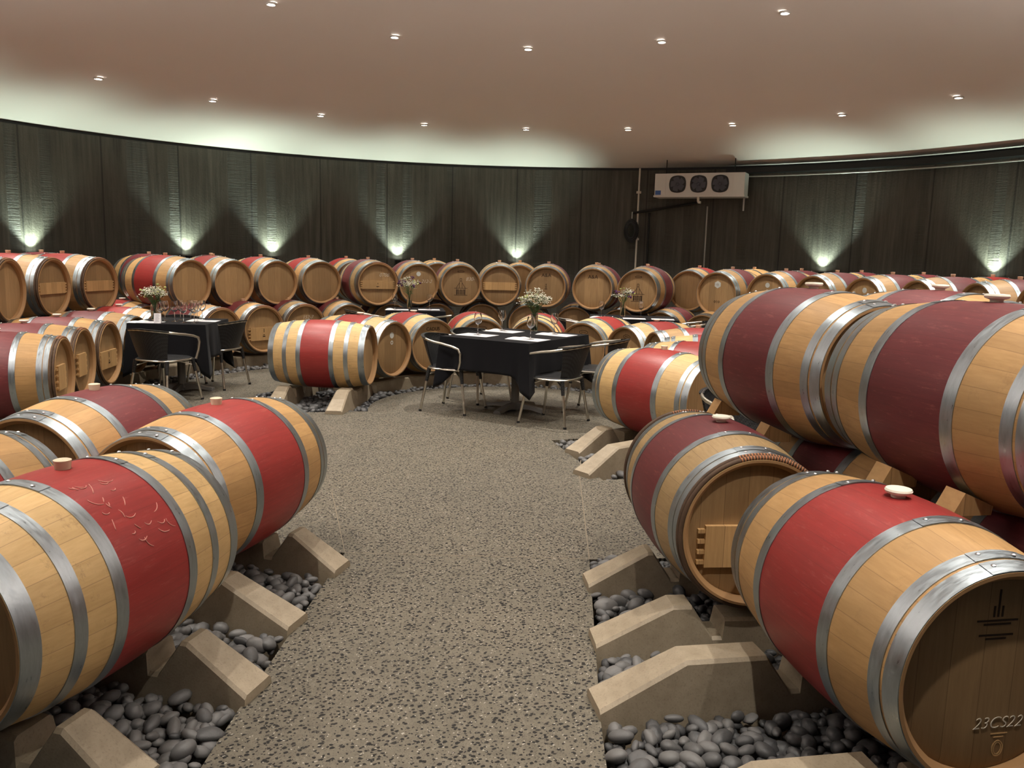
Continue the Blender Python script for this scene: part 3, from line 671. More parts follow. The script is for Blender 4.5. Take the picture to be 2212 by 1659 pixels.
# ------------------------------------------------------------------ concrete rails
def rail(tx, ty, deg, barrels, label, toe=True, L_end=None, width=.20, flip=1, group='concrete barrel blocks'):
    """cast block lying across the row: starts at (tx,ty), runs along bearing deg, barrels at distances t"""
    pts = []
    first = barrels[0]
    pts += [(0.0, .035), (min(.31, first - .26), .185), (first - .235, .185), (first - .15, .06)]
    for i, bt in enumerate(barrels):
        pts += [(bt - .11, .06), (bt - .10, .136), (bt + .10, .136), (bt + .11, .06)]
        if i < len(barrels) - 1:
            m_ = (bt + barrels[i + 1]) / 2; pts += [(bt + .15, .06), (m_ - .08, .185), (m_ + .08, .185), (barrels[i + 1] - .15, .06)]
    e = barrels[-1]; pts += [(e + .15, .06), (e + .25, .185), (e + .32, .185), (e + .6, .05)]
    v = []; f = []; w0, w1 = width / 2, width / 2 - .035
    for (t_, z) in pts:
        k = (z + .12) / .305
        wz = w0 + (w1 - w0) * k; bv = .012
        v += [(-w0, t_, -.12), (-wz - .001, t_, z - bv), (-wz + bv, t_, z), (wz - bv, t_, z), (wz + .001, t_, z - bv), (w0, t_, -.12)]
    n = len(pts)
    for i in range(n - 1):
        for k in range(5): f.append((i * 6 + k, i * 6 + k + 1, i * 6 + 6 + k + 1, i * 6 + 6 + k))
        f.append((i * 6 + 5, i * 6, i * 6 + 6, i * 6 + 11))
    f += [(0, 1, 2, 3, 4, 5), tuple((n - 1) * 6 + k for k in range(5, -1, -1))]
    me = mesh_of('barrel_block', v, f, M['conc'], False)
    bm = bmesh.new(); bm.from_mesh(me); bmesh.ops.recalc_face_normals(bm, faces=bm.faces); bm.to_mesh(me); bm.free()
    o = link(bpy.data.objects.new('barrel_block', me)); o.location = (tx, ty, 0); o.rotation_euler = (0, 0, -R(deg))
    tag(o, label, 'barrel support', group); RAILS.append((tx, ty, deg, width, e + .6)); return o
RAILS = []
def rails_for(bx, by, yaw, s, side, toe_t, n, label, step=.735):
    """rail at axial station s of the barrel, toe at lateral distance toe_t from the axis on side (-1 left / +1 right)"""
    a = R(yaw); ax = Vector((math.sin(a), math.cos(a))); sd = Vector((math.cos(a), -math.sin(a)))
    p = Vector((bx, by)) + s * ax + side * toe_t * sd
    rail(p.x, p.y, yaw - 90 * side, [toe_t + step * i for i in range(n)], label)
rails_for(-1.42, 2.555, 14.8, -.27, 1, .47, 2, 'concrete block at the bottom left corner, under the scuffed barrel')
rails_for(-1.42, 2.555, 14.8, .29, 1, .50, 2, 'concrete block under the far end of the scuffed left barrel')
rails_for(-1.346, 3.715, 14.7, -.34, 1, .59, 2, 'concrete block at the near end of the second left barrel')
rails_for(-1.346, 3.715, 14.7, .27, 1, .49, 2, 'concrete block nearest the far corner of the left pebble bed')
rails_for(1.201, 2.48, -10.2, -.33, -1, .88, 2, 'concrete block at the bottom edge under the right foreground head')
rails_for(1.201, 2.48, -10.2, .35, -1, .84, 2, 'largest visible concrete block, left of the right foreground barrel')
rails_for(.932, 3.613, -5.4, -.40, -1, .62, 2, 'concrete block under the willow-bound barrel head')
rails_for(.932, 3.613, -5.4, .20, -1, .54, 2, 'concrete block under the far end of the willow-bound barrel')
rails_for(1.197, 6.52, -39.4, -.16, -1, 1.02, 1, 'pale concrete block in front of the barrel right of the table')
rails_for(1.197, 6.52, -39.4, .36, -1, .62, 1, 'concrete block at the far end of the barrel right of the table')
rails_for(-1.944, 8.489, -85.8, -.30, -1, .70, 1, 'concrete block under the right end of the side-on barrel')
rails_for(-1.944, 8.489, -85.8, .34, -1, .60, 1, 'concrete block under the left end of the side-on barrel')
def plinth(r0, r1, a0, a1, label, h=.136):
    n = max(8, int(abs(a1 - a0) / 3)); v = []; f = []
    for i in range(n + 1):
        a = a0 + (a1 - a0) * i / n
        for r, z in ((r0, -.12), (r0, h - .012), (r0 + .012, h), (r1 - .012, h), (r1, h - .012), (r1, -.12)): x, y = pol(r, a); v.append((x, y, z))
    for i in range(n):
        for k in range(6): k2 = (k + 1) % 6; f.append((i * 6 + k, i * 6 + k2, i * 6 + 6 + k2, i * 6 + 6 + k))
    f += [(0, 1, 2, 3, 4, 5), tuple(n * 6 + k for k in range(5, -1, -1))]
    me = mesh_of('curved_plinth', v, f, M['conc'], False); bm = bmesh.new(); bm.from_mesh(me); bmesh.ops.recalc_face_normals(bm, faces=bm.faces); bm.to_mesh(me); bm.free()
    tag(link(bpy.data.objects.new('curved_plinth', me)), label, 'barrel support', 'curved concrete plinths')
plinth(1.60, 1.76, -67, 132, 'low curved concrete plinth under the front of the table ring')
plinth(2.06, 2.20, -66, 132, 'low curved concrete plinth under the back of the table ring')
plinth(4.33, 4.50, -112, 100, 'low curved concrete plinth under the front of the outer ring')
plinth(4.85, 5.00, -112, 100, 'low curved concrete plinth under the back of the outer ring')
# wooden chocks between the stacked barrels on the right
def chock(x, y, z, yaw, label):
    b = MB(); b.add([(-.07, -.045, 0), (.07, -.045, 0), (.07, .045, 0), (-.07, .045, 0), (-.03, -.045, .075), (.075, -.045, .03), (.075, .045, .03), (-.03, .045, .075)],
                    [(0, 3, 2, 1), (4, 5, 6, 7), (0, 1, 5, 4), (1, 2, 6, 5), (2, 3, 7, 6), (3, 0, 4, 7)])
    o = b.obj('wooden_chock', M['board'], smooth=False); o.location = (x, y, z); o.rotation_euler = (0, 0, -R(yaw)); tag(o, label, 'chock', 'wooden chocks under the upper right barrels')
chock(1.09, 4.20, .77, -8, 'wooden chock below the far bung end of the upper right barrel')
chock(1.16, 3.62, .765, -8, 'wooden chock below the near half of the upper right barrel')
chock(1.37, 2.90, .77, -10, 'wooden chock behind the white bung of the right foreground barrel')
chock(1.47, 2.60, .765, -10, 'wooden chock below the cut-off upper barrel')

# ------------------------------------------------------------------ river pebbles in the beds
def inside(p, poly):
    c = False; n = len(poly)
    for i in range(n):
        (x1, y1), (x2, y2) = poly[i], poly[(i + 1) % n]
        if (y1 > p[1]) != (y2 > p[1]) and p[0] < (x2 - x1) * (p[1] - y1) / (y2 - y1) + x1: c = not c
    return c
def on_rail(x, y, m_):
    for tx, ty, deg, w_, ln in RAILS:
        a = R(deg); dx, dy = x - tx, y - ty; t_ = dx * math.sin(a) + dy * math.cos(a); u = dx * math.cos(a) - dy * math.sin(a)
        if -m_ < t_ < ln + m_ and abs(u) < w_ / 2 + m_: return True
    return False
def pebble_shape(seed, seg=14, rings=9):
    rr = random.Random(seed); b = MB(); prof = [(math.sin(PI * i / rings), -math.cos(PI * i / rings)) for i in range(rings + 1)]
    b.lathe([(max(r, .001), h) for r, h in prof], seg)
    ph = [(rr.uniform(0, 6), rr.uniform(0, 6), rr.uniform(.05, .13)) for _ in range(3)]
    for v in b.v:
        k = 1 + ph[0][2] * math.sin(2 * v.x + ph[0][0]) + ph[1][2] * math.sin(2.4 * v.y + ph[1][0]) + ph[2][2] * math.cos(3 * v.x * v.y + ph[2][1]); v *= k
    return b
shapes = [pebble_shape(i) for i in range(7)]
shape_me = [b.mesh('pebble', M['pebble'], sharp=None) for b in shapes]
lowshape = pebble_shape(3, 8, 5)
rng = random.Random(11)
cand = []   # x, y, z, scale vec, rotation, bed
def scatter(poly_test, x0, x1, y0, y1, sp, bed, size=1.0, zb=-.03):
    for lay in (0, 1):
        y = y0; row = 0
        s_ = sp * (1 if lay == 0 else 1.15)
        while y < y1:
            x = x0 + (s_ / 2 if row % 2 else 0)
            while x < x1:
                px, py = x + rng.uniform(-.35, .35) * s_, y + rng.uniform(-.35, .35) * s_
                a = rng.uniform(.021, .043) * size * (1.25 if rng.random() < .15 else 1)
                if poly_test(px, py, a * .6) and not (lay == 1 and rng.random() < .25):
                    cand.append((px, py, zb + lay * .024 * size + rng.uniform(-.006, .006), (a, a * rng.uniform(.58, .9), a * rng.uniform(.42, .66)), (rng.uniform(-.5, .5), rng.uniform(-.5, .5), rng.uniform(0, 6.28)), bed))
                x += s_
            y += s_ * .87; row += 1
def edge_ok(poly, x, y, m_): return all(inside(q, poly) for q in ((x - m_, y), (x + m_, y), (x, y - m_), (x, y + m_)))
scatter(lambda x, y, m_: edge_ok(PIT_L, x, y, m_) and not on_rail(x, y, m_ * .6), -1.75, -.8, 1.75, 4.15, .053, 'left', zb=-.018)
scatter(lambda x, y, m_: edge_ok(PIT_R, x, y, m_) and not on_rail(x, y, m_ * .6), .28, 1.35, 1.85, 4.15, .053, 'right', zb=-.018)
RP = ring_pit()
def ring_ok(r0, r1, a0, a1):
    def f(x, y, m_):
        r = math.hypot(x - CX, y - CY); a = math.degrees(math.atan2(x - CX, y - CY))
        return r0 + m_ < r < r1 - m_ and a0 < a < a1 and not on_rail(x, y, m_ * .6)
    return f
scatter(ring_ok(1.44, 2.72, -102, -67), -2.8, -1.3, 7.6, 9.0, .06, 'side', 1.15)
scatter(ring_ok(1.44, 2.72, 134, 165.5), .35, 2.0, 5.4, 7.6, .06, 'corner', 1.1)
cand.sort(key=lambda c_: math.hypot(c_[0], c_[1]) + (0 if c_[5] in ('left', 'right') else 6))
def near_vis(c_):  # the pebbles under the bellies of the barrels do not show
    return (c_[5] == 'left' and c_[0] > -1.28 + .12 * (c_[1] - 2)) or (c_[5] == 'right' and c_[0] < .95 - .12 * (c_[1] - 2))
def pick(bed, n_):
    l = [c_ for c_ in cand if c_[5] == bed and near_vis(c_) and c_[2] > zbmid]; return l[:n_]
zbmid = -.008
chosen = pick('left', 140) + pick('right', 160); chs = set(id(c_) for c_ in chosen)
LABP = {'left': 'smooth grey river pebble in the bed left of the aisle', 'right': 'smooth grey river pebble in the bed right of the aisle'}
def cshift(c_): return Vector((c_[0], c_[1], c_[2]))
from mathutils import Euler
for i, c_ in enumerate(chosen):
    o = bpy.data.objects.new('river_pebble', shape_me[i % 7]); COL.objects.link(o)
    o.location = c_[:3]; o.scale = c_[3]; o.rotation_euler = c_[4]
    tag(o, LABP[c_[5]], 'pebble', 'pebbles in the bed %s of the aisle' % c_[5])
def stuff(name, lst, label):
    b = MB()
    for c_ in lst:
        mt = Matrix.Translation(c_[:3]) @ Euler(c_[4]).to_matrix().to_4x4() @ Matrix.Diagonal((*c_[3], 1))
        b.add([mt @ v for v in lowshape.v], lowshape.f)
    o = b.obj(name, M['pebble'], sharp=None, fix=False); tag(o, label, 'pebbles', None, 'stuff')
rest = [c_ for c_ in cand if id(c_) not in chs]
stuff('pebble_bed', [c_ for c_ in rest if c_[5] == 'left'], 'remaining grey pebbles filling the bed under the left foreground barrels')
stuff('pebble_bed', [c_ for c_ in rest if c_[5] == 'right'], 'remaining grey pebbles filling the bed under the right foreground barrels')
stuff('pebble_bed', [c_ for c_ in rest if c_[5] == 'side'], 'grey pebbles under the side-on barrel left of the main table')
stuff('pebble_bed', [c_ for c_ in rest if c_[5] == 'corner'], 'grey pebbles round the two blocks right of the aisle, near the main table')
cand2 = cand; cand = []
scatter(ring_ok(1.44, 1.62, -67, 134), -1.8, 1.8, 7, 10.2, .06, 'plinth', 1.15)
stuff('pebble_bed', cand, 'thin curved line of pebbles along the plinth behind the main table'); cand = []
scatter(ring_ok(4.02, 4.36, -100, -20), -4.5, -1.2, 7.5, 12.5, .075, 'outer', 1.3)
stuff('pebble_bed', cand, 'line of pebbles at the foot of the outer ring, left of the side-on barrel')

# ------------------------------------------------------------------ tables, cloths and chairs
def table(x, y, lx, ly, deg, label, cloth_label, hang=.30, group='dining tables with black cloths'):
    o = thing('dining_table', label, 'table', (x, y, 0), R(deg), group)
    b = MB(); b.box(-lx / 2 + .01, lx / 2 - .01, -ly / 2 + .01, ly / 2 - .01, .715, .748); part('tabletop', b.mesh('tabletop', M['paintgrey'], smooth=False), o)
    b = MB(); b.lathe([(.001, .715), (.09, .715), (.09, .70), (.042, .69), (.042, .06), (.055, .035), (.001, .035)], 24); part('pedestal', b.mesh('pedestal', M['paintgrey']), o)
    b = MB()
    n = 8; pr = []
    for i in range(n + 1):
        t_ = i / n; yy = .03 + .31 * t_; zt = .075 - .045 * t_ ** 1.5; zb = .035 * math.sin(PI * min(1, t_ * 1.05)); w_ = .034 + .012 * t_
        pr.append([(-w_, yy, zb * .6), (w_, yy, zb * .6), (w_ * .7, yy, zt), (-w_ * .7, yy, zt)])
    v = [q for p_ in pr for q in p_]; f = []
    for i in range(n):
        for k in range(4): k2 = (k + 1) % 4; f.append((i * 4 + k, i * 4 + k2, i * 4 + 4 + k2, i * 4 + 4 + k))
    f += [(0, 1, 2, 3), (n * 4 + 3, n * 4 + 2, n * 4 + 1, n * 4)]
    b.add(v, f); fm = b.mesh('foot', M['paintgrey'], sharp=50)
    for k in range(4): q = part('foot', fm, o); q.rotation_euler = (0, 0, PI / 2 * k)
    # draped cloth
    b = MB(); N = 22; hx, hy = lx / 2 + .004, ly / 2 + .004; per = []
    def seg(x0, y0, x1, y1): return [(x0 + (x1 - x0) * i / N, y0 + (y1 - y0) * i / N) for i in range(N)]
    per = seg(-hx, -hy, hx, -hy) + seg(hx, -hy, hx, hy) + seg(hx, hy, -hx, hy) + seg(-hx, hy, -hx, -hy); P_ = len(per); rows = 12
    rr = random.Random(int(x * 100)); ph = [rr.uniform(0, 6) for _ in range(4)]
    for j in range(rows + 1):
        for i, (px, py) in enumerate(per):
            side = i // N; t_ = (i % N) / N; c_ = abs(t_ - .5) * 2            # 1 at a corner
            corner = max(0., (c_ - .62) / .38) ** 1.3
            h = hang + .20 * corner
            q = j / rows; z = .753 - h * q
            nx, ny = ((0, -1), (1, 0), (0, 1), (-1, 0))[side]
            if c_ > .999: nx, ny = px / hx, py / hy; l = math.hypot(nx, ny); nx /= l; ny /= l
            wv = .010 * math.sin(6.3 * t_ * 2 + ph[side]) * q + .006 * math.sin(6.3 * t_ * 5 + ph[(side + 1) % 4]) * q
            fold = -.035 * q * math.exp(-((c_ - .72) / .10) ** 2) + .055 * q * max(0, (c_ - .84) / .16)
            off = .004 + wv + fold + .012 * q
            tx, ty = -ny, nx
            cd = corner * q * (.035) * (1 if t_ < .5 else -1) * (0 if c_ > .999 else 1)
            b.v.append(Vector((px + nx * off + tx * cd * .4, py + ny * off + ty * cd * .4, z)))
    for j in range(rows):
        for i in range(P_): k2 = (i + 1) % P_; b.f.append((j * P_ + i, j * P_ + k2, (j + 1) * P_ + k2, (j + 1) * P_ + i)); b.m.append(0)
    b.f.append(tuple(range(P_))[::-1]); b.m.append(0)
    me = b.mesh('tablecloth', M['cloth'], sharp=50)
    c = link(bpy.data.objects.new('tablecloth', me)); c.location = (x, y, .0); c.rotation_euler = (0, 0, R(deg)); tag(c, cloth_label, 'tablecloth', 'black tablecloths')
    sm = c.modifiers.new('Solidify', 'SOLIDIFY'); sm.thickness = .0015; sm.offset = 1
    return o
table(.035, 8.295, 1.22, .98, 59, 'main dining table in the middle of the barrel ring', 'black cloth on the main table, its corner hanging low in front', .31)
table(-3.60, 8.92, .78, .80, 3, 'left dining table beside the willow-bound barrels', 'black cloth on the left table under the row of glasses', .36)
table(-1.40, 11.78, .80, .78, 8, 'back left table behind the ring barrels', 'black cloth on the back left table below the round-sticker barrel', .30)
table(1.62, 11.28, 1.15, .78, -6, 'back right table behind the ring barrels', 'black cloth on the back right table below the house-stencilled barrel', .30)
CH = {}
def chair_meshes():
    def rail_pt(a):  # plan angle measured from straight back, returns xy of rail
        return Vector((.275 * math.sin(a), -.06 - .235 * math.cos(a)))
    # seat
    b = MB(); n = 40; ringp = []
    for i in range(n):
        a = 2 * PI * i / n; c, s_ = math.cos(a), math.sin(a); k = 1 / (abs(c) ** 3.4 + abs(s_) ** 3.4) ** (1 / 3.4); ringp.append((.225 * c * k, .02 + .215 * s_ * k))
    for (sc, z) in ((.93, .425), (1.0, .432), (1.0, .446), (.95, .452), (.5, .444)): b.v += [Vector((x * sc, .02 + (y - .02) * sc, z)) for x, y in ringp]
    b.v += [Vector((0, .02, .440)), Vector((0, .02, .425))]; c0 = 5 * n
    for j in range(4):
        for i in range(n): b.f.append((j * n + i, j * n + (i + 1) % n, (j + 1) * n + (i + 1) % n, (j + 1) * n + i)); b.m.append(0)
    for i in range(n): b.f.append((4 * n + i, 4 * n + (i + 1) % n, c0)); b.f.append(((i + 1) % n, i, c0 + 1)); b.m += [0, 0]
    CH['seat'] = b.mesh('seat', M['wicker'])
    # seat frame tube
    b = MB(); b.tube([(x * 1.02, .02 + (y - .02) * 1.02, .432) for x, y in ringp], .010, 8, closed=True); CH['seat_frame'] = b.mesh('seat_frame', M['alu'])
    # arm rail: from the seat front up, along the arm and round the back
    def arm(sx):
        return [(sx * .245, .19, .43), (sx * .258, .215, .52), (sx * .268, .22, .60), (sx * .275, .20, .645), (sx * .279, .13, .668), (sx * .279, .02, .690)]
    mid = []
    for i in range(13):
        a = PI / 2 * (1 - i / 6) * 1.0; p = rail_pt(a); mid.append((p.x, p.y, .745 - .045 * (abs(a) / (PI / 2)) ** 1.5))
    path = arm(1) + mid + arm(-1)[::-1]
    b = MB(); b.tube(path, .0125, 10); CH['arm_rail'] = b.mesh('arm_rail', M['alu'])
    # wicker back, wrapped over the rail at the rear
    b = MB(); na, nz = 26, 10; th = .008
    for side in (0, 1):
        for j in range(nz + 1):
            q = j / nz
            for i in range(na + 1):
                a = (-1 + 2 * i / na) * R(62) * (1 - .22 * (1 - q)); p = rail_pt(a); zt = .757 - .045 * (abs(a) / (PI / 2)) ** 1.5
                pb = Vector((.225 * math.sin(a), .02 - .215 * math.cos(a) * .95)); pp = pb.lerp(p, q ** .8)
                nrm = Vector((math.sin(a), -math.cos(a))) * (th * (1 if side else -.6) + (.010 if q > .93 else 0) * (1 if side else -1))
                b.v.append(Vector((pp.x + nrm.x, pp.y + nrm.y, .43 + (zt - .43) * q)))
    W_ = na + 1; O2 = W_ * (nz + 1)
    for side in (0, 1):
        for j in range(nz):
            for i in range(na): k = side * O2 + j * W_ + i; b.f.append((k, k + 1, k + W_ + 1, k + W_)); b.m.append(0)
    for i in range(na): b.f.append((nz * W_ + i, nz * W_ + i + 1, O2 + nz * W_ + i + 1, O2 + nz * W_ + i)); b.f.append((i, i + 1, O2 + i + 1, O2 + i)); b.m += [0, 0]
    for j in range(nz): b.f.append((j * W_, (j + 1) * W_, O2 + (j + 1) * W_, O2 + j * W_)); b.f.append((j * W_ + na, (j + 1) * W_ + na, O2 + (j + 1) * W_ + na, O2 + j * W_ + na)); b.m += [0, 0]
    CH['backrest'] = b.mesh('backrest', M['wicker'], sharp=60)
    for nm, (sx, sy) in {'fl': (-1, 1), 'fr': (1, 1), 'rl': (-1, -1), 'rr': (1, -1)}.items():
        top = Vector((sx * .195, .02 + sy * .175, .43)); bot = Vector((sx * .245, .02 + sy * .245, 0)); m_ = top.lerp(bot, .33)
        b = MB(); b.tube([top, m_, bot], .0125, 10); CH['leg_' + nm] = b.mesh('leg', M['alu'])
        b = MB(); b.tube([top, top.lerp(bot, .3)], [.021, .0155], 10); CH['wrap_' + nm] = b.mesh('leg_wrap', M['wicker'])
        b = MB(); b.lathe([(.001, .0), (.016, 0), (.015, .02), (.001, .02)], 10, mt=Matrix.Translation(bot)); CH['cap_' + nm] = b.mesh('foot_cap', M['black'])
    b = MB()
    for sx in (-1, 1): b.tube([(sx * .20, .18, .37), (sx * .13, .10, .405), (sx * .10, .0, .415), (sx * .13, -.08, .405), (sx * .20, -.16, .37)], .007, 8)
    CH['stretcher'] = b.mesh('stretcher', M['alu'])
chair_meshes()
def chair(x, y, fx, fy, label, group='bistro armchairs round the tables'):
    o = thing('bistro_armchair', label, 'chair', (x, y, 0), math.atan2(-fx, fy), group)
    for nm in ('seat', 'seat_frame', 'arm_rail', 'backrest', 'stretcher'): part(nm, CH[nm], o)
    for k in ('fl', 'fr', 'rl', 'rr'):
        l = part('leg', CH['leg_' + k], o); part('leg_wrap', CH['wrap_' + k], l, 'black woven wrap'); part('foot_cap', CH['cap_' + k], l, 'black end cap')
chair(-.60, 8.20, .90, -.38, 'black woven armchair at the left end of the main table')
chair(-.36, 8.82, .70, -.72, 'black woven armchair behind the left half of the main table')
chair(.42, 7.68, -.85, .50, 'black woven armchair at the right front of the main table, back to the camera')
chair(.86, 8.28, -.92, .38, 'black woven armchair at the right end of the main table, nearest the red-banded barrel')
chair(1.47, 5.02, .35, -.93, 'black woven armchair back glimpsed between the willow-bound barrel and the upper barrel')
chair(-3.50, 8.22, .35, .94, 'black woven armchair in front of the left table')
chair(-3.30, 9.24, -.93, .25, 'black woven armchair at the right side of the left table')
chair(-3.84, 9.50, .45, -.9, 'black woven armchair at the far left corner of the left table')
chair(-.86, 11.48, -.85, .5, 'black woven armchair right of the back left table')
chair(-2.02, 11.42, .85, .5, 'black woven armchair left of the back left table')
chair(.80, 11.12, .95, .2, 'black woven armchair left of the back right table')
chair(2.36, 11.05, -.95, .15, 'black woven armchair right of the back right table')
# ------------------------------------------------------------------ things on the tables
ZT = .7555
def glass_meshes():
    b = MB(); b.lathe([(.001, .0), (.034, .0), (.0345, .0015), (.012, .004), (.0045, .010), (.001, .010)], 24); ft = b.mesh('foot', M['glass'])
    b = MB(); b.lathe([(.0045, .010), (.0034, .03), (.0032, .08), (.0042, .098), (.001, .1), (.001, .010)], 12, closed=True); st = b.mesh('stem', M['glass'])
    b = MB(); b.lathe([(.001, .099), (.015, .103), (.030, .118), (.039, .140), (.041, .160), (.037, .190), (.032, .215), (.0312, .2155), (.0305, .215), (.0355, .190), (.0395, .160), (.0375, .141), (.029, .120), (.014, .106), (.001, .103)], 28); bw = b.mesh('bowl', M['glass'])
    return ft, st, bw
GM = glass_meshes()
def wine_glass(x, y, label, group, s=1.):
    o = thing('wine_glass', label, 'glass', (x, y, ZT), 0, group); o.scale = (s, s, s)
    for nm, me in zip(('foot', 'stem', 'bowl'), GM): part(nm, me, o)
GG = 'wine glasses on the main table'
wine_glass(-.354, 8.237, 'wine glass at the left end of the main table', GG); wine_glass(-.12, 8.74, 'wine glass at the far side of the main table, left of the vase', GG)
wine_glass(.166, 7.93, 'wine glass at the front corner of the main table', GG); wine_glass(.42, 8.52, 'wine glass right of the vase on the main table', GG)
LG = ((-3.70, 8.68, 'front left glass of the cluster, beside the white card'), (-3.74, 8.88, 'glass just right of the left table vase'), (-3.62, 8.84, 'third glass from the left behind the card'), (-3.63, 9.02, 'fourth glass from the left, at the back of the cluster'),
      (-3.47, 8.70, 'front glass in the middle of the cluster'), (-3.53, 9.05, 'glass at the back of the cluster, middle'), (-3.35, 8.68, 'front glass at the right end of the cluster'), (-3.40, 8.90, 'second glass from the right of the cluster'), (-3.42, 9.09, 'rearmost glass at the right of the cluster'))
for x, y, l in LG: wine_glass(x, y, 'left table wine glass, ' + l.replace('glass ', '', 1).replace(' of the cluster', ''), 'wine glasses on the left table')
wine_glass(-1.66, 11.56, 'wine glass on the back left table, left of the flowers', 'wine glasses on the back tables'); wine_glass(-1.20, 11.80, 'wine glass on the back left table, right of the flowers', 'wine glasses on the back tables')
wine_glass(1.17, 11.10, 'wine glass on the back right table, left of the flowers', 'wine glasses on the back tables'); wine_glass(1.74, 11.38, 'wine glass on the back right table, right of the flowers', 'wine glasses on the back tables')
def placemat(x, y, deg, label, nap=None, w_=.36, h_=.26):
    o = thing('placemat', label, 'placemat', (x, y, .7550), R(deg), 'white paper placemats')
    b = MB(); b.box(-w_ / 2, w_ / 2, -h_ / 2, h_ / 2, 0, .0012); part('sheet', b.mesh('sheet', M['paper'], smooth=False), o)
    b = MB()
    for i in range(5): b.box(-.05, -.05 + .1 * (1 - .12 * (i % 2)), -.03 + .015 * i, -.026 + .015 * i, .0013, .0016)
    part('printed_lines', b.mesh('printed_lines', M['print'], smooth=False), o)
    if nap:
        b = MB(); n1, n2 = 18, 8; rr = random.Random(int(x * 977))
        ph = rr.uniform(0, 6)
        for s_ in (0, 1):
            for i in range(n1 + 1):
                for j in range(n2 + 1):
                    u = -.13 + .26 * i / n1; v = -.05 + .10 * j / n2
                    e = 1 - max(abs(2 * i / n1 - 1), abs(2 * j / n2 - 1)) ** 4
                    b.v.append(Vector((u, v * (1 + .12 * math.sin(u * 20 + ph)), .001 + s_ * e * (.012 + .004 * math.sin(u * 30 + ph) + .003 * math.cos(v * 80)))))
        Wn = n2 + 1; O_ = (n1 + 1) * Wn
        for s_ in (0, 1):
            for i in range(n1):
                for j in range(n2): k = s_ * O_ + i * Wn + j; b.f.append((k, k + 1, k + Wn + 1, k + Wn)); b.m.append(0)
        p = b.obj('napkin', M['napkin'], sharp=None); a = R(deg); p.location = (x - .11 * math.cos(a), y - .11 * math.sin(a), .7562); p.rotation_euler = (0, 0, R(deg + 78)); tag(p, nap, 'napkin', 'folded white napkins')
placemat(-.36, 8.20, -28, 'white placemat at the left end of the main table'); placemat(-.10, 8.68, -30, 'white placemat at the far side of the main table', 'folded napkin on the far side of the main table')
placemat(.14, 7.90, -31, 'white placemat at the front corner of the main table', 'folded napkin at the front corner of the main table'); placemat(.44, 8.44, -30, 'white placemat at the right end of the main table', 'folded napkin at the right end of the main table')
placemat(-3.82, 8.66, 3, 'white placemat at the left front of the left table', 'folded napkin left of the vase on the left table', .28, .2); placemat(-3.34, 8.98, 3, 'white placemat at the right of the left table', 'folded napkin at the right edge of the left table', .26, .2)
placemat(-1.62, 11.56, 8, 'white placemat on the back left table, left side', 'folded napkin on the back left table', .3, .22); placemat(-1.2, 11.72, 8, 'white placemat on the back left table, right side', None, .3, .22)
placemat(1.2, 11.08, -6, 'white placemat on the back right table, left end', 'folded napkin on the back right table', .3, .22); placemat(1.60, 11.02, -6, 'white placemat on the back right table, middle', None, .3, .22); placemat(1.98, 11.02, -6, 'white placemat on the back right table, right end', None, .3, .22)
